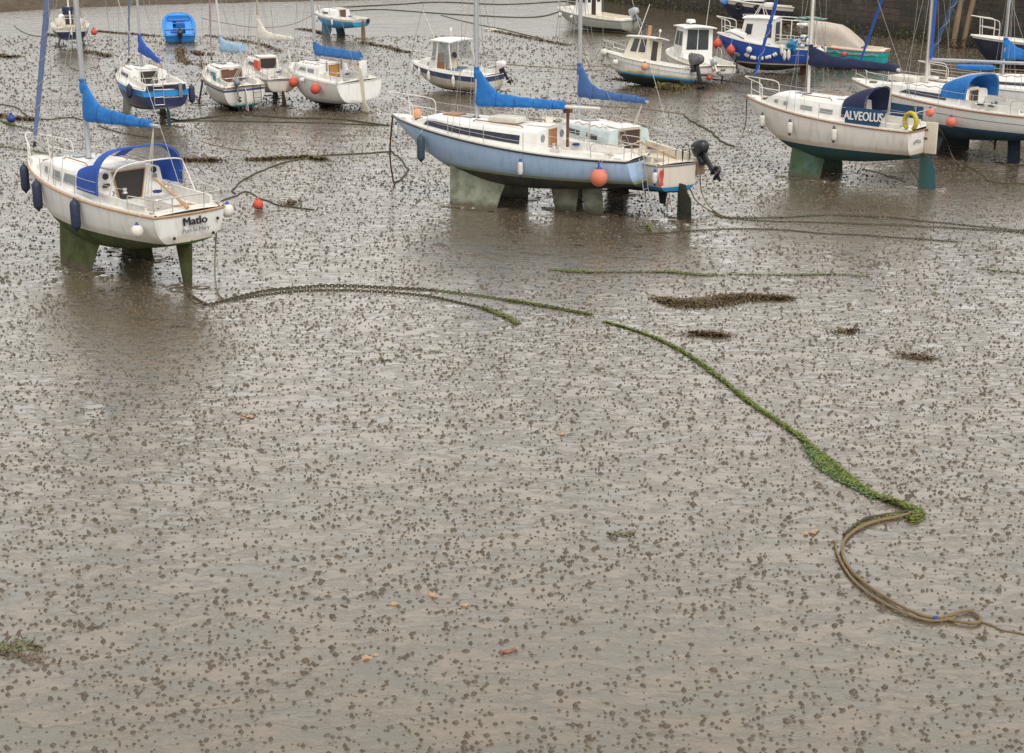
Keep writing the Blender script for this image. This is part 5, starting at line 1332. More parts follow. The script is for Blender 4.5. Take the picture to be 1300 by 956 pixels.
mb=MB(); mb.lathe([(0,0),(.10,0),(.06,.10),(.06,.16),(.26,.17),(.27,.22),(.22,.34),(0,.36)],M_white,c=(b.x(.56),.15,2.82),n=18); mb.build('radar_dome',b.root)
mb=MB(); mb.tube([(b.x(.5),-.6,2.8),(b.x(.48),-.72,4.9)],.014,M_wtube,n=5); mb.build('aerial',b.root)
b.outboard((b.x(0)-.08,.25,.88),tilt=45,sc=.85,cowl=M_silver,leg=M_wtube); b.outboard((b.x(0)-.05,-1.0,1.3),tilt=8,sc=.75,cowl=M_black)
mb=MB(); mb.tube([(b.x(.06),-.5,.5),(b.x(.06),-.5,-.05)],.05,M_dark,n=8); mb.build('beaching_leg',b.root)
mb=MB()
for sd in (1,-1): mb.tube(smooth([b.gun(.42,sd,-.12,.1),b.gun(.42,sd,-.12,.65),b.gun(.34,sd,-.12,.62),b.gun(.32,sd,-.12,.1)],4),.018,M_steel,n=6)
mb.build('grab_rail',b.root)
mb=MB()
for i in range(3): mb.box((b.x(0)-.10,-.2-.1*i,.80),(.006,.06,.10),M_ltr,bev=0)
mb.build('registration_marks',b.root,smooth=False)
ball(b,0,'red ball fender hanging at the stern of the cabin cruiser with twin glass doors',side=1,r=.14,mat=M_red,pos=(b.x(0)-.25,.55,.42),drop=.3)
# ---- 18: blue and white trawler
h=hullmat('hull_trawler',(.012,.085,.40),.60,(.03,.034,.018),stripes=[(-.01,.05,(.55,.53,.48))],boot=(.62,.58,.50),boot_h=.07,stain=(.3,.05,.04),stain_amt=.25,bottom2=(.05,.05,.025))
b=Boat('trawler','blue fishing trawler with white wheelhouse and a string of floats along its side','fishing boat',(1034,61),1.50,2.15,B=(922,44),L=5.6,beam=2.5,tr=.78,zc=.20,zbt=.62,wl=.68,head=66,pw=3.6,full=.36)
B18=b; b.hull(h,rail=M_wtube,rail_r=.035,nt=34); b.deck(ck=(.05,.40),cw=.85,depth=.45,coam=.16)
b.cabin(.66,.94,.42,w=.78,side=.12,drop=.2,fr=.5,mat=M_white)
c=wheelhouse(b,b.x(.38),b.x(.74),.95,.72,1.72,3.05,M_white,rake=.28,roof_over=(.05,.12,.06))
for f in ('port','star'): face_window(b,c,f,.68,.88,.35,.78,frame=M_wtube); face_window(b,c,f,.06,.22,.25,.80)
face_window(b,c,'fwd',.06,.46,.4,.88); face_window(b,c,'fwd',.54,.94,.4,.88); face_window(b,c,'aft',.25,.75,.05,.85,M_dark)
# dark flash on the bulwark
mb=MB(); rows=[]
for i in range(9):
    t_=lerp(.68,.90,i/8); p=b.cab(t_,1,.15+.75*i/8)[0]; q=b.cab(t_,1,.32+.68*i/8)[0]
    rows.append([p+Vector((0,.01,0)),q+Vector((0,.012,0)),q,p])
mb.grid(rows,M_black,closed=True); mb.build('painted_flash',b.root)
# gantry over the aft deck
mb=MB(); z0,z1=1.6,3.0
for x_ in (.03,.20):
    for sd in (1,-1): mb.tube([b.gun(x_,sd,-.1,.0),(b.x(x_),sd*.95,z1)],.03,M_wtube,n=7)
mb.tube([(b.x(.38),.9,z1+.08),(b.x(.03),.95,z1),(b.x(.03),-.95,z1),(b.x(.38),-.9,z1+.08)],.03,M_wtube,n=7); mb.tube([(b.x(.2),.95,z1),(b.x(.2),-.95,z1)],.03,M_wtube,n=7); mb.build('gantry',b.root)
mb=MB()
for z in (1.78,1.98,2.16): mb.tube([b.gun(.34,1,-.08,z-1.5),b.gun(.06,1,-.08,z-1.5)],.018,M_wtube,n=6)
for t_ in (.30,.23,.16,.10): mb.tube([b.gun(t_,1,-.08,.02),b.gun(t_,1,-.08,.66)],.018,M_wtube,n=6)
mb.build('side_rail',b.root)
mb=MB(); rnd=random.Random(6)
for i in range(14): mb.blob((b.x(rnd.uniform(.06,.34)),rnd.uniform(-.8,.6),rnd.uniform(1.9,2.6)),(.16,.16,.2),M('fishing_gear',(.10,.08,.06),.8,dirt=.8,dscale=12,dcol=(.2,.16,.10)),seed=i,rough=.4)
mb.build('fishing_gear',b.root)
mb=MB(); mb.blob((b.x(.06),-.2,3.08),(.55,.6,.09),M('green_net',(.22,.33,.30),.85,dirt=.8,dscale=14),seed=4,rough=.5,sub=3); mb.build('rolled_net',b.root)
mb=MB()
for sd in (1,-1): mb.tube([(b.x(.62),sd*.35,3.1),(b.x(.56),sd*.12,3.75)],.02,M_wtube,n=6); mb.tube([(b.x(.50),sd*.35,3.1),(b.x(.54),sd*.12,3.75)],.02,M_wtube,n=6)
mb.box((b.x(.48),0,3.78),(.42,.55,.22),M_white,bev=.06); mb.build('radar_mast',b.root)
mb=MB(); mb.tube(smooth([(b.x(.7),.6,3.16),(b.x(.7),.6,3.26),(b.x(.45),.75,3.26),(b.x(.42),.75,3.16)],3),.016,M_wtube,n=6); mb.build('roof_rail',b.root)
b.pulpit(.85,t=.84,mat=M_wtube,r=.025)
mb=MB(); mb.box((b.x(.10),0,.35),(.35,.06,.85),M_rust,bev=.02); mb.tube([(b.x(.12),-.5,.7),(b.x(.12),-.5,0)],.05,M_rust,n=8); mb.build('rudder_frame',b.root)
mb=MB(); mb.tube(smooth([b.H(.05+.008*i,.28,1)[0]+Vector((0,.014,.035*(i%2)+.05*math.sin(i/18*math.pi))) for i in range(19)],3),.012,M_ltrgold,n=4)
mb.build('faded_name_marks',b.root,smooth=False)
ball(b,.97,'red ball fender under the rail at the very bow of the blue trawler',r=.25,mat=M_red,cap=M_orange,drop=.62)
ball(b,.80,'second red ball fender, just behind the bow of the blue trawler',r=.25,mat=M_red,cap=M_orange,drop=.70)
ball(b,.60,'cream ball fender at the front end of the float string on the blue trawler',r=.17,mat=M_wfend,cap=M_black,drop=.42)
ball(b,0,'large white ball fender at the stern of the blue trawler',side=1,r=.28,mat=M_wfend,cap=M_wfend,pos=(b.x(0)-.35,.25,1.25),drop=.3)
# string of cylindrical floats
pts=[b.H(t_,u,1)[0]+Vector((0,.10,0)) for t_,u in ((.66,.30),(.60,.36),(.52,.38),(.44,.34),(.36,.26),(.31,.18))]
root=empty('float_string',b.W(pts[0])); tag(root,'string of cream net floats with black spacers looped along the blue trawler side','float string')
pw=[b.W(p)-b.W(pts[0]) for p in pts]; mb=MB(); mb.tube(smooth(pw,4),.02,M_black,n=6); mb.build('line',root)
for i in range(5):
    a,c_=pw[i],pw[i+1]; d=(c_-a); mb=MB(); m1=a+d*.12; m2=a+d*.86; mb.tube([m1,a+d*.2,a+d*.78,m2],[.06,.105,.105,.06],M_wfend,n=12); mb.build('float',root)
for i,(t_,dz,lab) in enumerate(((.27,.30,'upper cream fender hanging in a bunch amidships on the blue trawler'),(.24,.58,'lower left cream fender in the bunch amidships on the blue trawler'),(.20,.52,'lower right cream fender in the bunch amidships on the blue trawler'))):
    fender(b,t_,lab,L=.5,r=.10,drop=dz-.15,mat=M_wfend,cap=M_wfend)
mb=MB(); mb.blob((0,0,0),(.24,.2,.3),M('blue_net',(.03,.25,.48),.85,dirt=.7,dscale=12),seed=2,rough=.5,sub=3); o=mb.build('net_bundle'); o.location=b.W(b.gun(.17,1,.05,.15)); tag(o,'bright blue bundle of netting over the rail of the blue trawler','net')
def lifering(b,pos,lab,rot):
    root=empty('life_ring',(0,0,0)); root.matrix_world=b.mw@Matrix.Translation(pos)@rot; tag(root,lab,'life ring')
    mb=MB(); pts=[(.27*math.cos(2*math.pi*i/28),0,.27*math.sin(2*math.pi*i/28)) for i in range(28)]; mb.tube(pts,.085,M_white,n=10,closed=True); mb.build('ring',root)
    for k in range(4):
        mb=MB(); a0=R(45+90*k); mb.tube([(.27*math.cos(a0+q),0,.27*math.sin(a0+q)) for q in (-.22,-.1,0,.1,.22)],.088,M_royal,n=10); mb.build('band',root)
lifering(b,b.gun(.07,1,.02,.45),'white life ring with blue bands on the aft rail of the blue trawler',Matrix.Rotation(R(-15),4,'Z'))
# ---- 19: dark navy boat against the wall
h=hullmat('hull_dark_navy',(.014,.018,.05),.10,(.10,.05,.035),stripes=[(-.02,.30,(.62,.55,.46))],boot=(.42,.32,.22),boot_h=.08,stain_amt=.3)
b=Boat('fishing_boat','long dark navy workboat with cream gunwale, lying against the stone wall','fishing boat',(1046,10),1.25,1.85,L=8.2,beam=2.7,tr=.75,zc=-.30,zbt=.0,wl=.10,head=72,pw=4)
B19=b; b.hull(h,rail=M_wcloth,rail_r=.05); b.deck(ck=(.06,.5),cw=.8,depth=.4,coam=.12); c=wheelhouse(b,b.x(.55),b.x(.74),.9,.75,1.7,3.3,M_white,rake=.2)
for f in ('port','aft','fwd','star'): face_window(b,c,f,.15,.85,.5,.88)
mb=MB(); mb.tube([(b.x(.45),.0,1.3),(b.x(.45),.0,4.5)],.05,M_wtube,n=8); mb.tube([(b.x(.45),0,2.2),(b.x(.12),0,3.6)],.03,M_wtube,n=8); mb.build('derrick',b.root)
mb=MB(); pts=[(.24*math.cos(2*math.pi*i/20),0,.24*math.sin(2*math.pi*i/20)) for i in range(20)]
for t_,lab in ((.78,'black tyre fender near the front of the dark navy workboat'),(.60,'black tyre fender amidships on the dark navy workboat')):
    mb=MB(); mb.tube(pts,.09,M_black,n=10,closed=True); o=mb.build('tyre_fender'); o.matrix_world=b.mw@Matrix.Translation(b.gun(t_,1,.10,-.35)); tag(o,lab,'tyre fender','tyres hung on the dark navy workboat')
mb=MB(); mb.blob((0,0,0),(.28,.22,.22),M('blue_drum',(.05,.2,.5),.6),seed=1,rough=.2); o=mb.build('buoy'); o.location=b.W(b.gun(.93,1,.12,-.25)); tag(o,'light blue float at the bow of the dark navy workboat','buoy')
ball(b,0,'upper red ball fender off the stern of the dark navy workboat',r=.24,mat=M_red,cap=M_red,pos=(b.x(0)-.15,.6,1.15),drop=.2)
ball(b,0,'lower red ball fender off the stern of the dark navy workboat',r=.24,mat=M_red,cap=M_red,pos=(b.x(0)-.15,.6,.62),drop=.3)
# ---- 20: teal boat with canvas cover
h=hullmat('hull_teal',(.012,.44,.44),.12,(.03,.03,.025),stripes=[(-.01,.05,(.38,.10,.04)),(.30,.33,(.03,.10,.11))],stain=(.10,.12,.1),stain_amt=.6)
b=Boat('fishing_boat','teal open boat with cream canvas shelter and orange line along its rail','fishing boat',(1126,64),1.10,1.55,B=(1036,52),L=6.0,beam=2.3,tr=.75,zc=.0,zbt=.12,wl=.16,head=64,pw=3.6)
B20=b; b.hull(h,rail=M_orange,rail_r=.03); b.deck(ck=(.06,.5),cw=.82,depth=.45,coam=.1,mat=M_cream)
c=wheelhouse(b,b.x(.78),b.x(.86),.55,.45,1.50,2.35,M_white,rake=.1); face_window(b,c,'port',.15,.85,.35,.85); face_window(b,c,'aft',.15,.85,.35,.85)
cv=M('grey_beige_canvas',(.50,.44,.37),.85,dirt=.4,dscale=3,bmp=.4)
mb=MB(); rows=[]
for i,(t_,hh,ww) in enumerate(((.76,1.2,.75),(.62,1.22,.85),(.46,1.15,.92),(.40,1.0,.92),(.30,.55,.95),(.22,.12,.95))):
    ro=[]
    for j in range(15):
        a=math.pi*j/14; cx_=math.cos(a); si=math.sin(a); ro.append((b.x(t_),ww*abs(cx_)**.5*(1 if cx_>0 else -1),b.zs(t_)+.05+hh*si**.5+.02*noise.noise(Vector((t_*9,j,0)))))
    rows.append(ro)
mb.grid(rows,cv); o=mb.build('canvas_shelter',b.root,recalc=False,ang=50)
mb=MB(); mb.tube(smooth([b.gun(t_,1,.05,-.12-.14*abs(math.sin(t_*28))) for t_ in [x_/20 for x_ in range(1,19)]],3),.022,M_orange,n=5); mb.build('rail_line',b.root)
mb=MB(); mb.tube([(b.x(.2),0,1.2),(b.x(.30),.1,3.0)],.03,M_navy,n=6); mb.build('flag_pole',b.root)
fender(b,.55,'white fender on the teal side below the canvas shelter',L=.45,r=.10,drop=.2,mat=M_wfend,cap=M_black)
ball(b,.36,'small red ball fender on the teal boat below its canvas shelter',r=.14,mat=M_red,drop=.32)
# ---- 21: dark boat at right edge against the wall
h=hullmat('hull_black_navy',(.012,.016,.04),.25,(.3,.28,.25),stripes=[(-.02,.14,(.74,.72,.68))],stain_amt=.2)
b=Boat('motor_boat','dark navy boat with white gunwale nosing in at the right edge by the wall','motor boat',(1430,60),1.5,2.1,B=(1276,38),L=8.5,beam=2.7,tr=.8,zc=.05,zbt=.2,wl=.30,head=84,pw=5)
B21=b; b.hull(h,rail=M_white,rail_r=.05); b.deck(ck=(.1,.5)); b.pulpit(1.0,t=.84,mat=M_wtube,r=.025); c=wheelhouse(b,b.x(.3),b.x(.6),1,.8,1.8,3.4,M_white); face_window(b,c,'port',.1,.9,.5,.88)

# ================================================================ ROPES, CHAINS, WEED, BUOYS ON THE MUD
def gpath(pts,k=8,z=.02,jit=.0,seed=0):
    p=[P(x,y) for x,y in pts]; p=smooth(p,k)
    return [Vector((q.x+jit*noise.noise(Vector((q.x*1.3,q.y*1.3,seed))),q.y+jit*noise.noise(Vector((q.y*1.3,q.x,seed+5))),z+gz(q.x,q.y))) for q in p]
def resample(path,step):
    out=[path[0].copy()]; acc=0
    for a,b in zip(path[:-1],path[1:]):
        L=(b-a).length; d=step-acc
        while d<=L: out.append(a.lerp(b,d/L)); d+=step
        acc=(acc+L)%step if L>0 else acc
    return out
def chain(name,pts,label,link=.11,r=.022,mat=None,mat2=None,z=.008,cat='chain',world=None,group='mooring chains on the mud',weed=.0):
    link*=.68; r*=.72; path=world if world else gpath(pts,8,z,.05)
    q=resample(path,link*.72); mb=MB(); rnd=random.Random(len(q))
    for i in range(len(q)-1):
        c=(q[i]+q[i+1])/2; d=(q[i+1]-q[i])
        if d.length<1e-5: continue
        d.normalize(); s=d.cross(Vector((0,0,1))).normalized() if abs(d.z)<.95 else Vector((1,0,0)); u=s.cross(d)
        if i%2: s,u=u,s
        lp=[c+d*(link*.5*math.cos(a))*1.0+s*(link*.30*math.sin(a))+Vector((0,0,rnd.uniform(-.004,.008))) for a in [2*math.pi*k/10 for k in range(10)]]
        m=mat or M_chain
        if mat2 and i/len(q)>.62: m=mat2
        mb.tube(lp,r,m,n=5,closed=True)
    o=mb.build(name); tag(o,label,cat,group); return o
def rope(name,pts,r,mat,label,z=None,jit=.05,group=None,k=8,cat='rope'):
    mb=MB(); path=gpath(pts,k,z if z is not None else r*.5,jit,len(pts)); mb.tube(path,r,mat,n=6,wob=.35); o=mb.build('mooring_line' if name=='ground_line' else name); tag(o,label,cat,group); return o
def blades(mb,path,wfun,density,mats,size=.05,h=.05,seed=0,ofs=0):
    rnd=random.Random(seed); q=resample(path,.05)
    for i,c in enumerate(q):
        u=i/max(1,len(q)-1); w=wfun(u)
        d=(q[min(i+1,len(q)-1)]-q[max(0,i-1)]).normalized(); s=Vector((-d.y,d.x,0))
        for _ in range(max(1,int(density*(w+.05)))):
            o=c+s*(rnd.uniform(-w,w)+ofs*w)+d*rnd.uniform(-.04,.04); z=abs(rnd.gauss(0,h*.5))
            a=rnd.uniform(0,6.28); sz=size*rnd.uniform(.5,1.5); e=Vector((math.cos(a),math.sin(a)*.7,rnd.uniform(-.2,.5)))*sz; f=Vector((-math.sin(a),math.cos(a),rnd.uniform(-.1,.3)))*sz*.22
            p=Vector((o.x,o.y,gz(o.x,o.y)+.005+z))
            mb.add([p-f,p+f,p+e+f*.4,p+e*1.2-f*.4],[(0,1,2,3)],mats[0] if rnd.random()<.75 else mats[-1])
# long chains from the white boat
chain('mooring_chain',[(240,374),(262,386),(285,382),(330,371),(385,365),(430,363),(500,366),(560,370),(630,379),(690,388),(752,400)],'long weedy chain curving right from the rudder of the green bottomed boat',mat2=M_gchain,link=.17,r=.026)
chain('mooring_chain',[(286,383),(340,374),(400,369),(470,370),(540,376),(580,384),(612,391),(632,396)],'shorter second chain just below the long one, ending in green weed',link=.15,r=.022)
mb=MB(); blades(mb,gpath([(612,391),(632,398),(648,405),(655,412)]),lambda u:.06+.04*math.sin(u*3.1),170,(M_weedg,M_weedb),seed=1); tag(mb.build('green_weed',smooth=False,recalc=False),'bright green weed tuft at the end of the shorter chain','seaweed')
mb=MB(); blades(mb,gpath([(640,381),(690,389),(752,400)]),lambda u:.055,150,(M_weedg,M_weedb),seed=2); tag(mb.build('green_weed',smooth=False,recalc=False),'thin green weed along the last stretch of the long chain','seaweed')
# weed covered line, centre right
R3=[(768,409),(800,418),(840,433),(880,455),(920,485),(960,517),(1010,550),(1045,580),(1075,605),(1110,627),(1140,640),(1163,651)]
mb=MB(); p3=gpath(R3,10,.012); mb.tube(p3,.018,M_chain,n=6,wob=.5); o=mb.build('weed_covered_rope'); tag(o,'rope thickly covered in green weed running down to the tan rope','rope')
mb=MB(); wf=lambda u:.016+.020*min(1,u*3)+ (.085*math.exp(-((u-.83)/.09)**2)) +.02*math.sin(u*40)*u
blades(mb,p3,wf,360,(M_weedg,M('dark_green_weed',(.07,.10,.02),.5,dirt=.5)),seed=3,size=.055,h=.022,ofs=-.35); w_=mb.build('weed',o,smooth=False,recalc=False)
mb=MB(); blades(mb,gpath([(1125,634),(1150,644),(1166,652),(1158,662)]),lambda u:.09,300,(M_weedg,M_weedb),seed=4,size=.07); mb.build('weed',o,smooth=False,recalc=False)
mb=MB(); blades(mb,gpath([(1022,566),(1040,590),(1062,606),(1090,622),(1110,633)]),lambda u:.09*math.sin(math.pi*min(1,max(.03,u))),170,(M('flat_green_film',(.09,.16,.06),.3,dirt=.6),M_weedg),seed=14,size=.07,h=.004); mb.build('weed',o,smooth=False,recalc=False)
# tan doubled rope
p=[(1162,652),(1140,658),(1120,662),(1100,668),(1082,678),(1071,690),(1070,708),(1080,726),(1100,745),(1125,762),(1150,776),(1175,786),(1198,787),(1215,781),(1232,779),(1243,786),(1244,792),(1235,795),(1220,793),(1200,789)]
mb=MB(); a=gpath(p,10,.035,.0); mb.tube(a,.026,M_gold,n=7,wob=.25)
a=gpath([(1160,648),(1140,653),(1120,656),(1100,660),(1085,669),(1071,681)],8,.03); mb.tube(a,.026,M_chain,n=7,wob=.4)
a=gpath([(1061,690),(1062,703),(1071,722),(1084,740),(1104,757),(1128,772),(1152,783),(1178,791),(1200,790),(1212,787)],8,.03); mb.tube(a,.022,M_gold,n=7,wob=.3)
o=mb.build('mooring_rope'); tag(o,'thick tan doubled rope with a loop lying at the lower right','rope')
mb=MB(); blades(mb,gpath([(1162,652),(1120,660),(1085,672)]),lambda u:.03*(1-u),120,(M_weedg,M_weedb),seed=5); mb.build('weed',o,smooth=False,recalc=False)
mb=MB(); a=gpath([(1185,788),(1190,788)],3,.035); mb.tube(a,.032,M_bcap,n=8); mb.build('blue_whipping',o)
rope('thin_rope',[(1243,791),(1258,795),(1272,801),(1290,804),(1320,812)],.014,M_rope,'thin dark line trailing off from the loop of the tan rope',k=5)
# chains right of centre
chain('mooring_chain',[(905,268),(917,275),(960,277),(1000,276),(1040,274),(1090,275),(1130,277),(1200,284),(1260,290),(1330,297)],'uppermost of the three chains running right from the cream yacht stern',link=.13,r=.016)
chain('mooring_chain',[(917,276),(970,281),(1040,283),(1120,286),(1190,289),(1260,293),(1330,299)],'middle chain just under the uppermost one at the right',link=.13,r=.015)
chain('mooring_chain',[(815,298),(860,295),(900,292),(960,291),(1000,293),(1040,297),(1090,299),(1150,303),(1220,308)],'lowest of the three chains, below the stern of the cream yacht',link=.13,r=.015)
# green thin lines
for i,(pts,lab,w_) in enumerate((([(700,343),(740,346),(790,346),(850,346),(888,350)],'bright green weed line below the light blue yacht, left of the brown seaweed',.09),
     ([(888,350),(950,349),(1010,350),(1060,349),(1105,352)],'thin green weed line just above the brown seaweed heap',.035),([(1240,342),(1270,345),(1305,348)],'green weed line at the right edge below the chains',.04),
     ([(820,287),(826,294)],'tuft of green weed by the end of the lowest chain',.06),([(0,186),(30,190),(60,195)],'green line on the mud at the left edge behind the white boat',.05),
     ([(-10,150),(20,160),(45,165)],'dark green weed strip below the small blue buoy',.12))):
    rope('weedy_line',pts,.005,M_gchain,lab,k=6); mb=MB(); blades(mb,gpath(pts),lambda u:w_*max(.04,math.sin(u*9+i*2)*.8+.35),150,(M_weedg,M_weedb),seed=20+i); mb.build('weed',bpy.data.objects[-1] if False else [o for o in COL.objects if o.get('label')==lab][0],smooth=False,recalc=False)
# brown seaweed heaps
def heap(pts,wd,lab,h=.10,n=420,seed=0,green=.04,size=.06,name='seaweed_heap',flat=False):
    path=gpath(pts,8,.0); mb=MB(); rnd=random.Random(seed); q=resample(path,.12)
    for i,c in enumerate(q):
        c=c.copy(); u=i/max(1,len(q)-1); w=wd*(.35+.65*math.sin(math.pi*min(1,max(0,u)))**.5)*(.75+.5*noise.noise(Vector((i*.35,seed,0))))
        gate=noise.noise(Vector((c.x*.55,c.y*.55,seed*.7))); hb=h; 
        if flat: w*=max(.10,.75+1.3*gate); c=c+Vector((0,.35*noise.noise(Vector((c.x*.9,seed,3))),0))
        else: mb.blob((c.x,c.y,c.z),(.12,w*.8,h*.55),M_weedb,seed=seed+i,rough=.4,sub=1)
        for _ in range(n//max(1,len(q))):
            r_=rnd.gauss(0,.58)*w; zz=max(0,h*(.65+.9*noise.noise(Vector((c.x*2.2,c.y*2,seed))))*(1-(r_/w)**2))*rnd.uniform(.3,1.1) if w>0 else 0
            p=Vector((c.x+rnd.gauss(0,.16),c.y+r_,c.z+.005+zz)); a=rnd.uniform(0,6.28); s=size*rnd.uniform(.5,1.6)
            e=Vector((math.cos(a),math.sin(a),rnd.uniform(-.2,.9)))*s; f=Vector((-math.sin(a),math.cos(a),rnd.uniform(-.3,.3)))*s*.3
            mb.add([p-f,p+f,p+e+f*.5,p+e-f*.5],[(0,1,2,3)],M_weedg if rnd.random()<green else (M_weedb if rnd.random()<.7 else M('olive_weed',(.15,.10,.05),.5,dirt=.5)))
    o=mb.build(name,smooth=False,recalc=False); tag(o,lab,'seaweed'); return o
heap([(840,377),(856,383),(872,386),(890,387),(905,386),(925,381),(945,378),(970,380),(998,378)],.46,'large heap of brown seaweed on the mud right of centre',n=9000,h=.10,seed=1,size=.045,flat=True)
heap([(886,424),(900,425),(914,426)],.34,'small reddish clump of seaweed below the large heap',n=900,h=.04,flat=True,seed=2,size=.06)
heap([(1153,453),(1176,454)],.18,'tiny red brown seaweed scrap at the right below the heap',n=300,seed=3,h=.03,flat=True)
heap([(1068,422),(1082,420)],.15,'tiny olive seaweed scrap between the heap and the right edge',n=200,seed=13,h=.03,flat=True)
heap([(230,203),(255,204),(276,205)],.5,'dark weed patch on the mud behind the sprayhood of the white boat',n=1100,seed=4,h=.07,size=.08,flat=True)
heap([(318,203),(345,202),(372,200)],.45,'weed patch right of the sprayhood, left one of a pair',n=900,seed=5,h=.05,size=.08,green=.2,flat=True)
heap([(372,201),(395,200),(410,202)],.35,'small weed patch touching the long green line',n=700,seed=6,h=.05,size=.08,green=.2,flat=True)
heap([(10,826),(26,833),(44,838),(54,842)],.07,'spiky dark seaweed sprig in the lower left corner',n=130,h=.015,seed=7,size=.04,green=0,flat=True)
heap([(366,260),(374,256)],.15,'small brown weed tuft right of the red buoy',n=150,seed=8,h=.12,size=.07)
heap([(1140,330),(1160,332)],.1,'faint weed scrap near the lowest chain at right',n=60,seed=18,h=.03) if False else None
# far weed bands
for i,(pts,wd,lab) in enumerate((
  ([(95,47),(75,46),(60,44)],.5,'narrow dark weed band left of the far stern-on yacht'),
  ([(112,66),(125,69),(138,72)],.9,'dark weed patch right below the far stern-on yacht'),
  ([(124,40),(160,43),(200,46)],.3,'thin dark weed line between the stern-on yacht and the blue workboat'),
  ([(228,62),(232,76),(240,82)],.8,'brown weed patch below the bright blue workboat'),
  ([(246,66),(258,70),(268,68)],.7,'brown weed patch beside the orange mooring buoy'),
  ([(255,82),(275,88),(300,86)],.8,'weed band behind the pulpit of the striped white yacht'),
  ([(262,45),(290,50),(330,56),(355,66)],.5,'long weed band above the pale blue sail cover'),
  ([(380,37),(400,40),(412,44)],.5,'weed streak left of the small sky blue boat'),
  ([(460,54),(490,60),(520,67)],.6,'weed band right of the small sky blue boat'),
  ([(0,147),(15,150),(45,154)],.7,'brown weed band at the left edge under the blue buoy'),
  ([(0,70),(10,73),(24,72)],.6,'brown weed patch high on the left edge'),
  ([(628,40),(660,46),(700,54),(722,58)],.45,'dark weed band in the middle distance right of the blue mast'),
  ([(780,101),(810,104),(850,108)],.25,'dark weed under the heeled fishing boat'),
  )):
    heap(pts,wd*.7,lab,n=1000,seed=40+i,h=.02,size=.10,green=.05,flat=True)
# thin ground lines
G='thin lines lying across the mud'
for pts,lab,r_ in (
  ([(18,32),(24,38),(40,45),(62,47)],'line leading from the left edge to the far stern-on yacht',.03),
  ([(5,50),(14,55),(18,58)],'short loose line far left below the yacht',.025),
  ([(85,80),(92,88),(110,92)],'short line below the far stern-on yacht',.025),
  ([(255,23),(290,30),(330,35),(370,31),(402,17)],'long sagging line between the blue workboat and the sky blue boat',.022),
  ([(-10,131),(20,137),(35,148),(60,152),(90,150),(108,154)],'line curling under the small blue buoy',.03),
  ([(120,156),(180,158),(240,154),(330,155),(420,157),(480,160)],'long dark line running below the navy and striped yachts',.03),
  ([(210,150),(235,153),(300,146),(360,150),(430,152),(492,160)],'weedy brown line just below the striped white yacht',.04),
  ([(125,160),(160,170),(205,176)],'green brown line seen under the blue sail cover of the white boat',.03),
  ([(258,181),(285,187),(302,190),(318,193)],'line right of the stern hoop of the white boat',.02),
  ([(300,246),(296,240),(315,225),(345,212),(370,205),(410,198),(450,196),(493,193)],'long weedy line looping from the red buoy to the light blue bow',.03),
  ([(283,254),(300,249),(312,243),(330,252),(360,262),(400,266)],'weedy line passing above the red buoy',.025),
  ([(496,192),(512,206),(517,218),(508,228),(500,233)],'green weedy loop hanging below the light blue bow',.03),
  ([(420,10),(500,6),(560,3),(640,6),(720,2)],'farthest dark line along the top of the mud',.06),
  ([(430,15),(480,12),(540,16),(600,20),(680,22),(720,12)],'second dark line along the top of the mud',.05),
  ([(560,20),(600,30),(640,38),(690,50)],'dark line right of the launch aerial',.035),
  ([(640,82),(700,86),(760,90),(778,80)],'sagging line between the two masts and the heeled boat',.022),
  ([(720,83),(760,84),(785,86)],'taut line just left of the heeled boat bow',.02),
  ([(900,100),(960,108),(1030,110)],'line below the blue trawler',.025),
  ([(700,128),(760,134),(820,138),(870,145)],'thin line beyond the faded blue sail cover',.022),
  ([(868,147),(885,158),(905,170),(915,180),(932,187)],'weedy chain on the mud left of the navy dodger boat bow',.04),
  ([(1095,215),(1120,222),(1150,232)],'thin line under the navy dodger boat',.02),
  ([(1215,205),(1240,218),(1262,232),(1320,234)],'dark line running off right below the long white yacht',.025),
  ([(0,395),(6,396)],'x',.02)):
    if lab!='x': rope('ground_line',pts,r_,M_chain if r_>.024 else M_rope,lab,group=G,jit=.12)
# hanging ropes
def W1(b,t,side,dz=0,out=0): return b.W(b.gun(t,side,out,dz))
def hang(a,pts,lab,r_=.016,mat=None,sag=.0):
    return rope3('hanging_rope',[a]+pts,r_,mat or M_rope,lab,'rope','ropes hanging from boats to the mud')
hang(W1(B1,.0,-1,.05,-.15),[P(274,305,1.0),P(273,350,.25),P(277,372,.03),P(285,381,.02)],'rope hanging from the far stern corner of the boat lettered Matlo',.02)
hang(B1.W((B1.x(0)-.15,.25,1.95)),[P(236,330,.6),P(238,372,.05),P(247,384,.02),P(262,386,.02)],'rope falling behind the green rudder of the boat lettered Matlo',.014,M_chain)
hang(W1(B2,.995,1,.0),[P(495,195,1.1),P(499,228,.15),P(501,235,.02)],'rusty chain hanging straight down from the light blue bow',.03,M_rust)
hang(W1(B2,.01,-1,.1),[P(819,240,.9),P(821,268,.4),P(826,290,.03)],'line hanging from the stern corner of the light blue yacht',.014)
hang(W1(B3,.0,1,.05),[P(872,235,.9),P(884,255,.4),P(905,270,.05),P(917,276,.02)],'thick brown rope slanting down from the cream stern to the chains',.024)
hang(W1(B3,.0,-1,.0),[P(890,240,.6),P(899,260,.2),P(915,273,.03),P(930,277,.02)],'second rope from the cream stern, falling by the outboard',.018)
hang(W1(B3,.0,1,.05),[P(848,240,.9),P(852,262,.5),P(862,285,.02)],'thin line hanging from the near corner of the cream stern',.010)
hang(W1(B4,.995,1,0),[P(946,160,.7),P(937,182,.1),P(931,188,.02)],'rope hanging from the bow of the boat with the lettered dodger',.02)
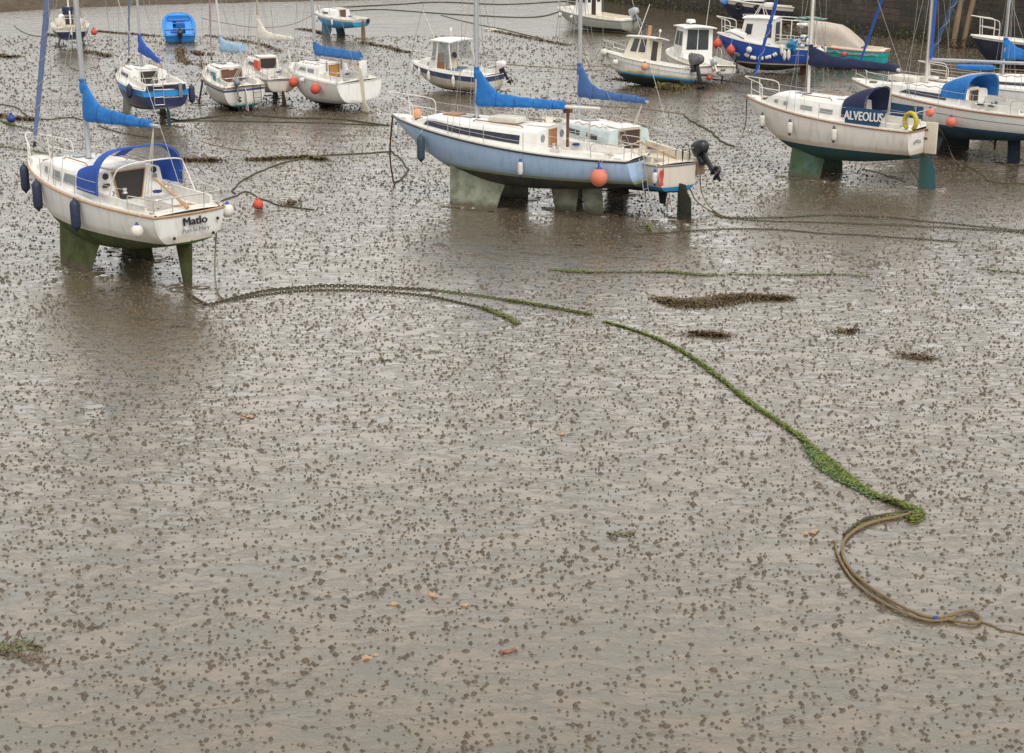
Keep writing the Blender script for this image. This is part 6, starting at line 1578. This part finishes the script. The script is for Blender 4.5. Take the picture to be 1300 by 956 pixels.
hang(W1(B4,.05,1,.0),[P(1152,190,.9),P(1154,210,.5),P(1163,224,.25),P(1169,238,.02)],'dark rope down the near stern quarter of the boat with the lettered dodger',.018,M_chain)
hang(W1(B4,.0,-1,.0),[P(1202,180,.6),P(1210,200,.2),P(1222,210,.02)],'line hanging from the far stern corner of the boat with the lettered dodger',.012)
hang(W1(B8,.95,1,0),[P(240,120,.6),P(236,140,.2),P(230,152,.02)],'rope down from the bow of the striped white yacht',.016)
hang(W1(B18,.0,1,.1),[P(1040,78,1.0),P(1044,90,.3),P(1055,99,.02)],'dark looping line behind the stern of the blue trawler',.02)
hang(P(1180,30,4.2),[P(1205,52,1.2),P(1225,68,.4),P(1290,74,.8)],'slack white line between the right hand masts',.02,M_lead) if False else None
# buoys and small litter
mb=MB(); prof=[(.17*math.cos(-math.pi/2+math.pi*i/12),.17+.17*math.sin(-math.pi/2+math.pi*i/12)) for i in range(13)]
mb.lathe(prof,M_red,n=18); mb.lathe([(.05,.32),(.04,.38),(0,.38)],M_red,n=10); o=mb.build('marker_buoy',ang=70); o.location=P(328,266,.0); tag(o,'small bright red round buoy on the mud right of the white boat','buoy')
mb=MB(); mb.lathe([(r_*1.1,z*1.1) for r_,z in prof],M_bball,n=18); mb.lathe([(.05,.35),(.05,.44),(0,.44)],M_bball,n=10); o=mb.build('marker_buoy',ang=70); o.location=P(15,156,.0); tag(o,'small blue round buoy at the left edge','buoy')
mb=MB(); mb.blob((0,0,.08),(.5,.18,.12),M_wcloth,seed=5,rough=.35); o=mb.build('foam_block'); o.location=P(623,39); tag(o,'white foam scrap on the far mud between the two tall masts','debris')
def crab(x,y,lab,s=1.0,rot=0):
    root=empty('crab_remains',P(x,y),(0,0,rot)); tag(root,lab,'crab shell'); root.scale=(s,s,s)
    mb=MB(); mb.blob((0,0,.035),(.085,.06,.035),M_crab,seed=x,rough=.12); mb.build('carapace',root)
    for sd in (1,-1):
        for k in range(3):
            mb=MB(); a=sd*(.5+k*.5); mb.tube(smooth([(.06*sd,.0+.03*(k-1),.03),(.12*sd,.03*(k-1),.06),(.17*sd,.06*(k-1),.01)],3),.010,M_crab,n=5); mb.build('leg',root)
crab(645,829,'upturned brown crab on the mud near the bottom centre',.8,.4)
def shells(x,y,lab,n=5,seed=0,sp=.1):
    mb=MB(); rnd=random.Random(seed)
    for i in range(n): mb.blob((rnd.uniform(-sp,sp),rnd.uniform(-sp,sp)*.7,.02),(.045,.035,.02),M_shell,seed=seed+i,rough=.3)
    o=mb.build('shell_litter'); o.location=P(x,y); tag(o,lab,'shells')
shells(315,530,'pale orange shell fragments in a short row at lower left centre',6,1,.12); shells(1029,677,'pale shell fragments left of the curving tan rope',5,2,.1); shells(551,757,'small shell fragments low in the centre',4,3,.07)
shells(470,835,'shell fragments near the bottom left of centre',4,4,.08); shells(588,771,'shell fragments right of the low centre ones',3,5,.06); shells(713,552,'single brown shell in the middle of the mud',2,6,.04); shells(500,767,'few brown shells left of the low centre ones',3,7,.07)
# flat green algae films
for x,y,w_,h_,lab in ((20,822,.42,.20,'flat green algae film in the lower left corner'),(792,678,.22,.10,'faint green algae film low right of centre'),(488,458,.14,.06,'small green algae scrap left of centre'),(508,453,.1,.06,'second small algae scrap left of centre, right of its twin'),(552,447,.16,.05,'thin green algae streak below the shorter chain')):
    mb=MB(); blades(mb,[P(x,y)+Vector((-w_,0,0)),P(x,y)+Vector((w_,0,0))],lambda u:h_*math.sin(math.pi*min(1,max(.02,u))),60,(M('algae_film',(.15,.17,.07),.35,dirt=.6),M_weedb),seed=x,size=.07,h=.01); tag(mb.build('algae_film',smooth=False,recalc=False),lab,'algae')

# ---------------------------------------------------------------- lugworm casts: thousands of small coiled mounds
def casts():
    rnd=np.random.default_rng(11); mm=[]
    m,nt,bs=_mat('cast_mud'); co=N(nt,'ShaderNodeTexCoord').outputs['Object']
    c=mixc(nt,ramp(nt,noise_(nt,3,3,.6,co),[(.35,0),(.7,1)]),(.074,.057,.039),(.115,.089,.061)); nt.links.new(c,bs.inputs['Base Color']); bs.inputs['Roughness'].default_value=.55
    bump(nt,bs,noise_(nt,60,4,.7,co),.6,.01)
    # two zones: near (detailed) and far
    def zone(y0,y1,dens,ring,nseg,scale,nm):
        V=[];Fc=[];k=0
        y=y0
        area_pts=[]
        while y<y1:
            hw=y*.36+2; n=rnd.poisson(dens*2*hw*.5)
            xs=rnd.uniform(-hw,hw,n); ys=rnd.uniform(y,y+.5,n)
            for x_,y_ in zip(xs,ys):
                d=noise.noise(Vector((x_*.35,y_*.35,0)))+.5*noise.noise(Vector((x_*1.1,y_*1.1,4)))
                if rnd.random()<.62+d*.45: area_pts.append((x_,y_))
            y+=.5
        prof=[(1.0,-.15),(.8,.18),(.5,.62),(.22,.95)] if ring>3 else [(1.0,-.15),(.62,.5),(.2,.95)]
        for (x_,y_) in area_pts:
            s=float(np.clip(rnd.lognormal(math.log(.037),.30),.014,.075))*scale; h=s*rnd.uniform(.6,1.15)
            ex=rnd.uniform(.9,1.6); an=rnd.normal(0,.5); ca,sa=math.cos(an),math.sin(an)
            g0=gz(x_,y_); base=k; ph=rnd.uniform(0,6.28)
            for (r_,z) in prof:
                for j in range(nseg):
                    a=2*math.pi*j/nseg+ph; rr=s*r_*(1+rnd.uniform(-.28,.28)); px,py=rr*math.cos(a)*ex,rr*math.sin(a)
                    V.append((x_+px*ca-py*sa,y_+px*sa+py*ca,g0-.004+h*z*(1+rnd.uniform(-.25,.25)))); k+=1
            V.append((x_+rnd.uniform(-.2,.2)*s,y_,g0-.004+h*1.05)); k+=1
            for a in range(len(prof)-1):
                for j in range(nseg):
                    j2=(j+1)%nseg; Fc.append((base+a*nseg+j,base+a*nseg+j2,base+(a+1)*nseg+j2,base+(a+1)*nseg+j))
            la=base+(len(prof)-1)*nseg
            for j in range(nseg): Fc.append((la+j,la+(j+1)%nseg,k-1))
        me=bpy.data.meshes.new(nm); me.from_pydata(V,[],Fc); me.materials.append(m)
        me.polygons.foreach_set('use_smooth',[True]*len(me.polygons)); me.update()
        o=bpy.data.objects.new(nm,me); COL.objects.link(o); print(nm,len(area_pts)); return o
    o=zone(15,36,80,4,7,.64,'worm_casts'); tag(o,'small dark lugworm casts dotted over the near mud','worm casts',kind='stuff')
    o=zone(36,74,44,3,6,.76,'worm_casts'); tag(o,'worm casts and mud pimples on the mud around the boats','worm casts',kind='stuff')
    o=zone(74,108,9,3,5,1.25,'worm_casts'); tag(o,'scattered worm casts on the far mud','worm casts',kind='stuff')
casts()

# ---------------------------------------------------------------- mud pushed up round keels, rudders and legs
def mounds():
    mb=MB(); rnd=random.Random(31)
    for b in (B1,B2,B3,B4,B5,B6,B7,B8,B9,B10,B11,B13):
        for o in list(b.root.children):
            if not o.name.split('.')[0] in ('keel','rudder','skeg','beaching_leg'): continue
            zs=[v.co for v in o.data.vertices]; zm=min(p.z for p in zs)
            if zm>.1: continue
            base=[b.W(p) for p in zs if p.z<zm+.12]
            cx=sum(p.x for p in base)/len(base); cy=sum(p.y for p in base)/len(base); far=max(base,key=lambda p:(p.x-cx)**2+(p.y-cy)**2); d=Vector((far.x-cx,far.y-cy,0)); ln=d.length; d=d.normalized() if ln>.01 else Vector((1,0,0)); q=Vector((-d.y,d.x,0))
            for i in range(int(10+26*ln)):
                a=rnd.uniform(0,2*math.pi); p=Vector((cx,cy,0))+d*(math.cos(a)*(ln+.10+rnd.random()*.18))+q*(math.sin(a)*(.16+rnd.random()*.22))
                s=rnd.uniform(.06,.20); mb.blob((p.x,p.y,gz(p.x,p.y)-.01),(s*1.6,s,rnd.uniform(.03,.07)),M_mud,seed=i,rough=.35,sub=2)
    tag(mb.build('mud_ridges',recalc=False),'low ridges of pushed up mud round the keels',None,kind='stuff')
mounds()
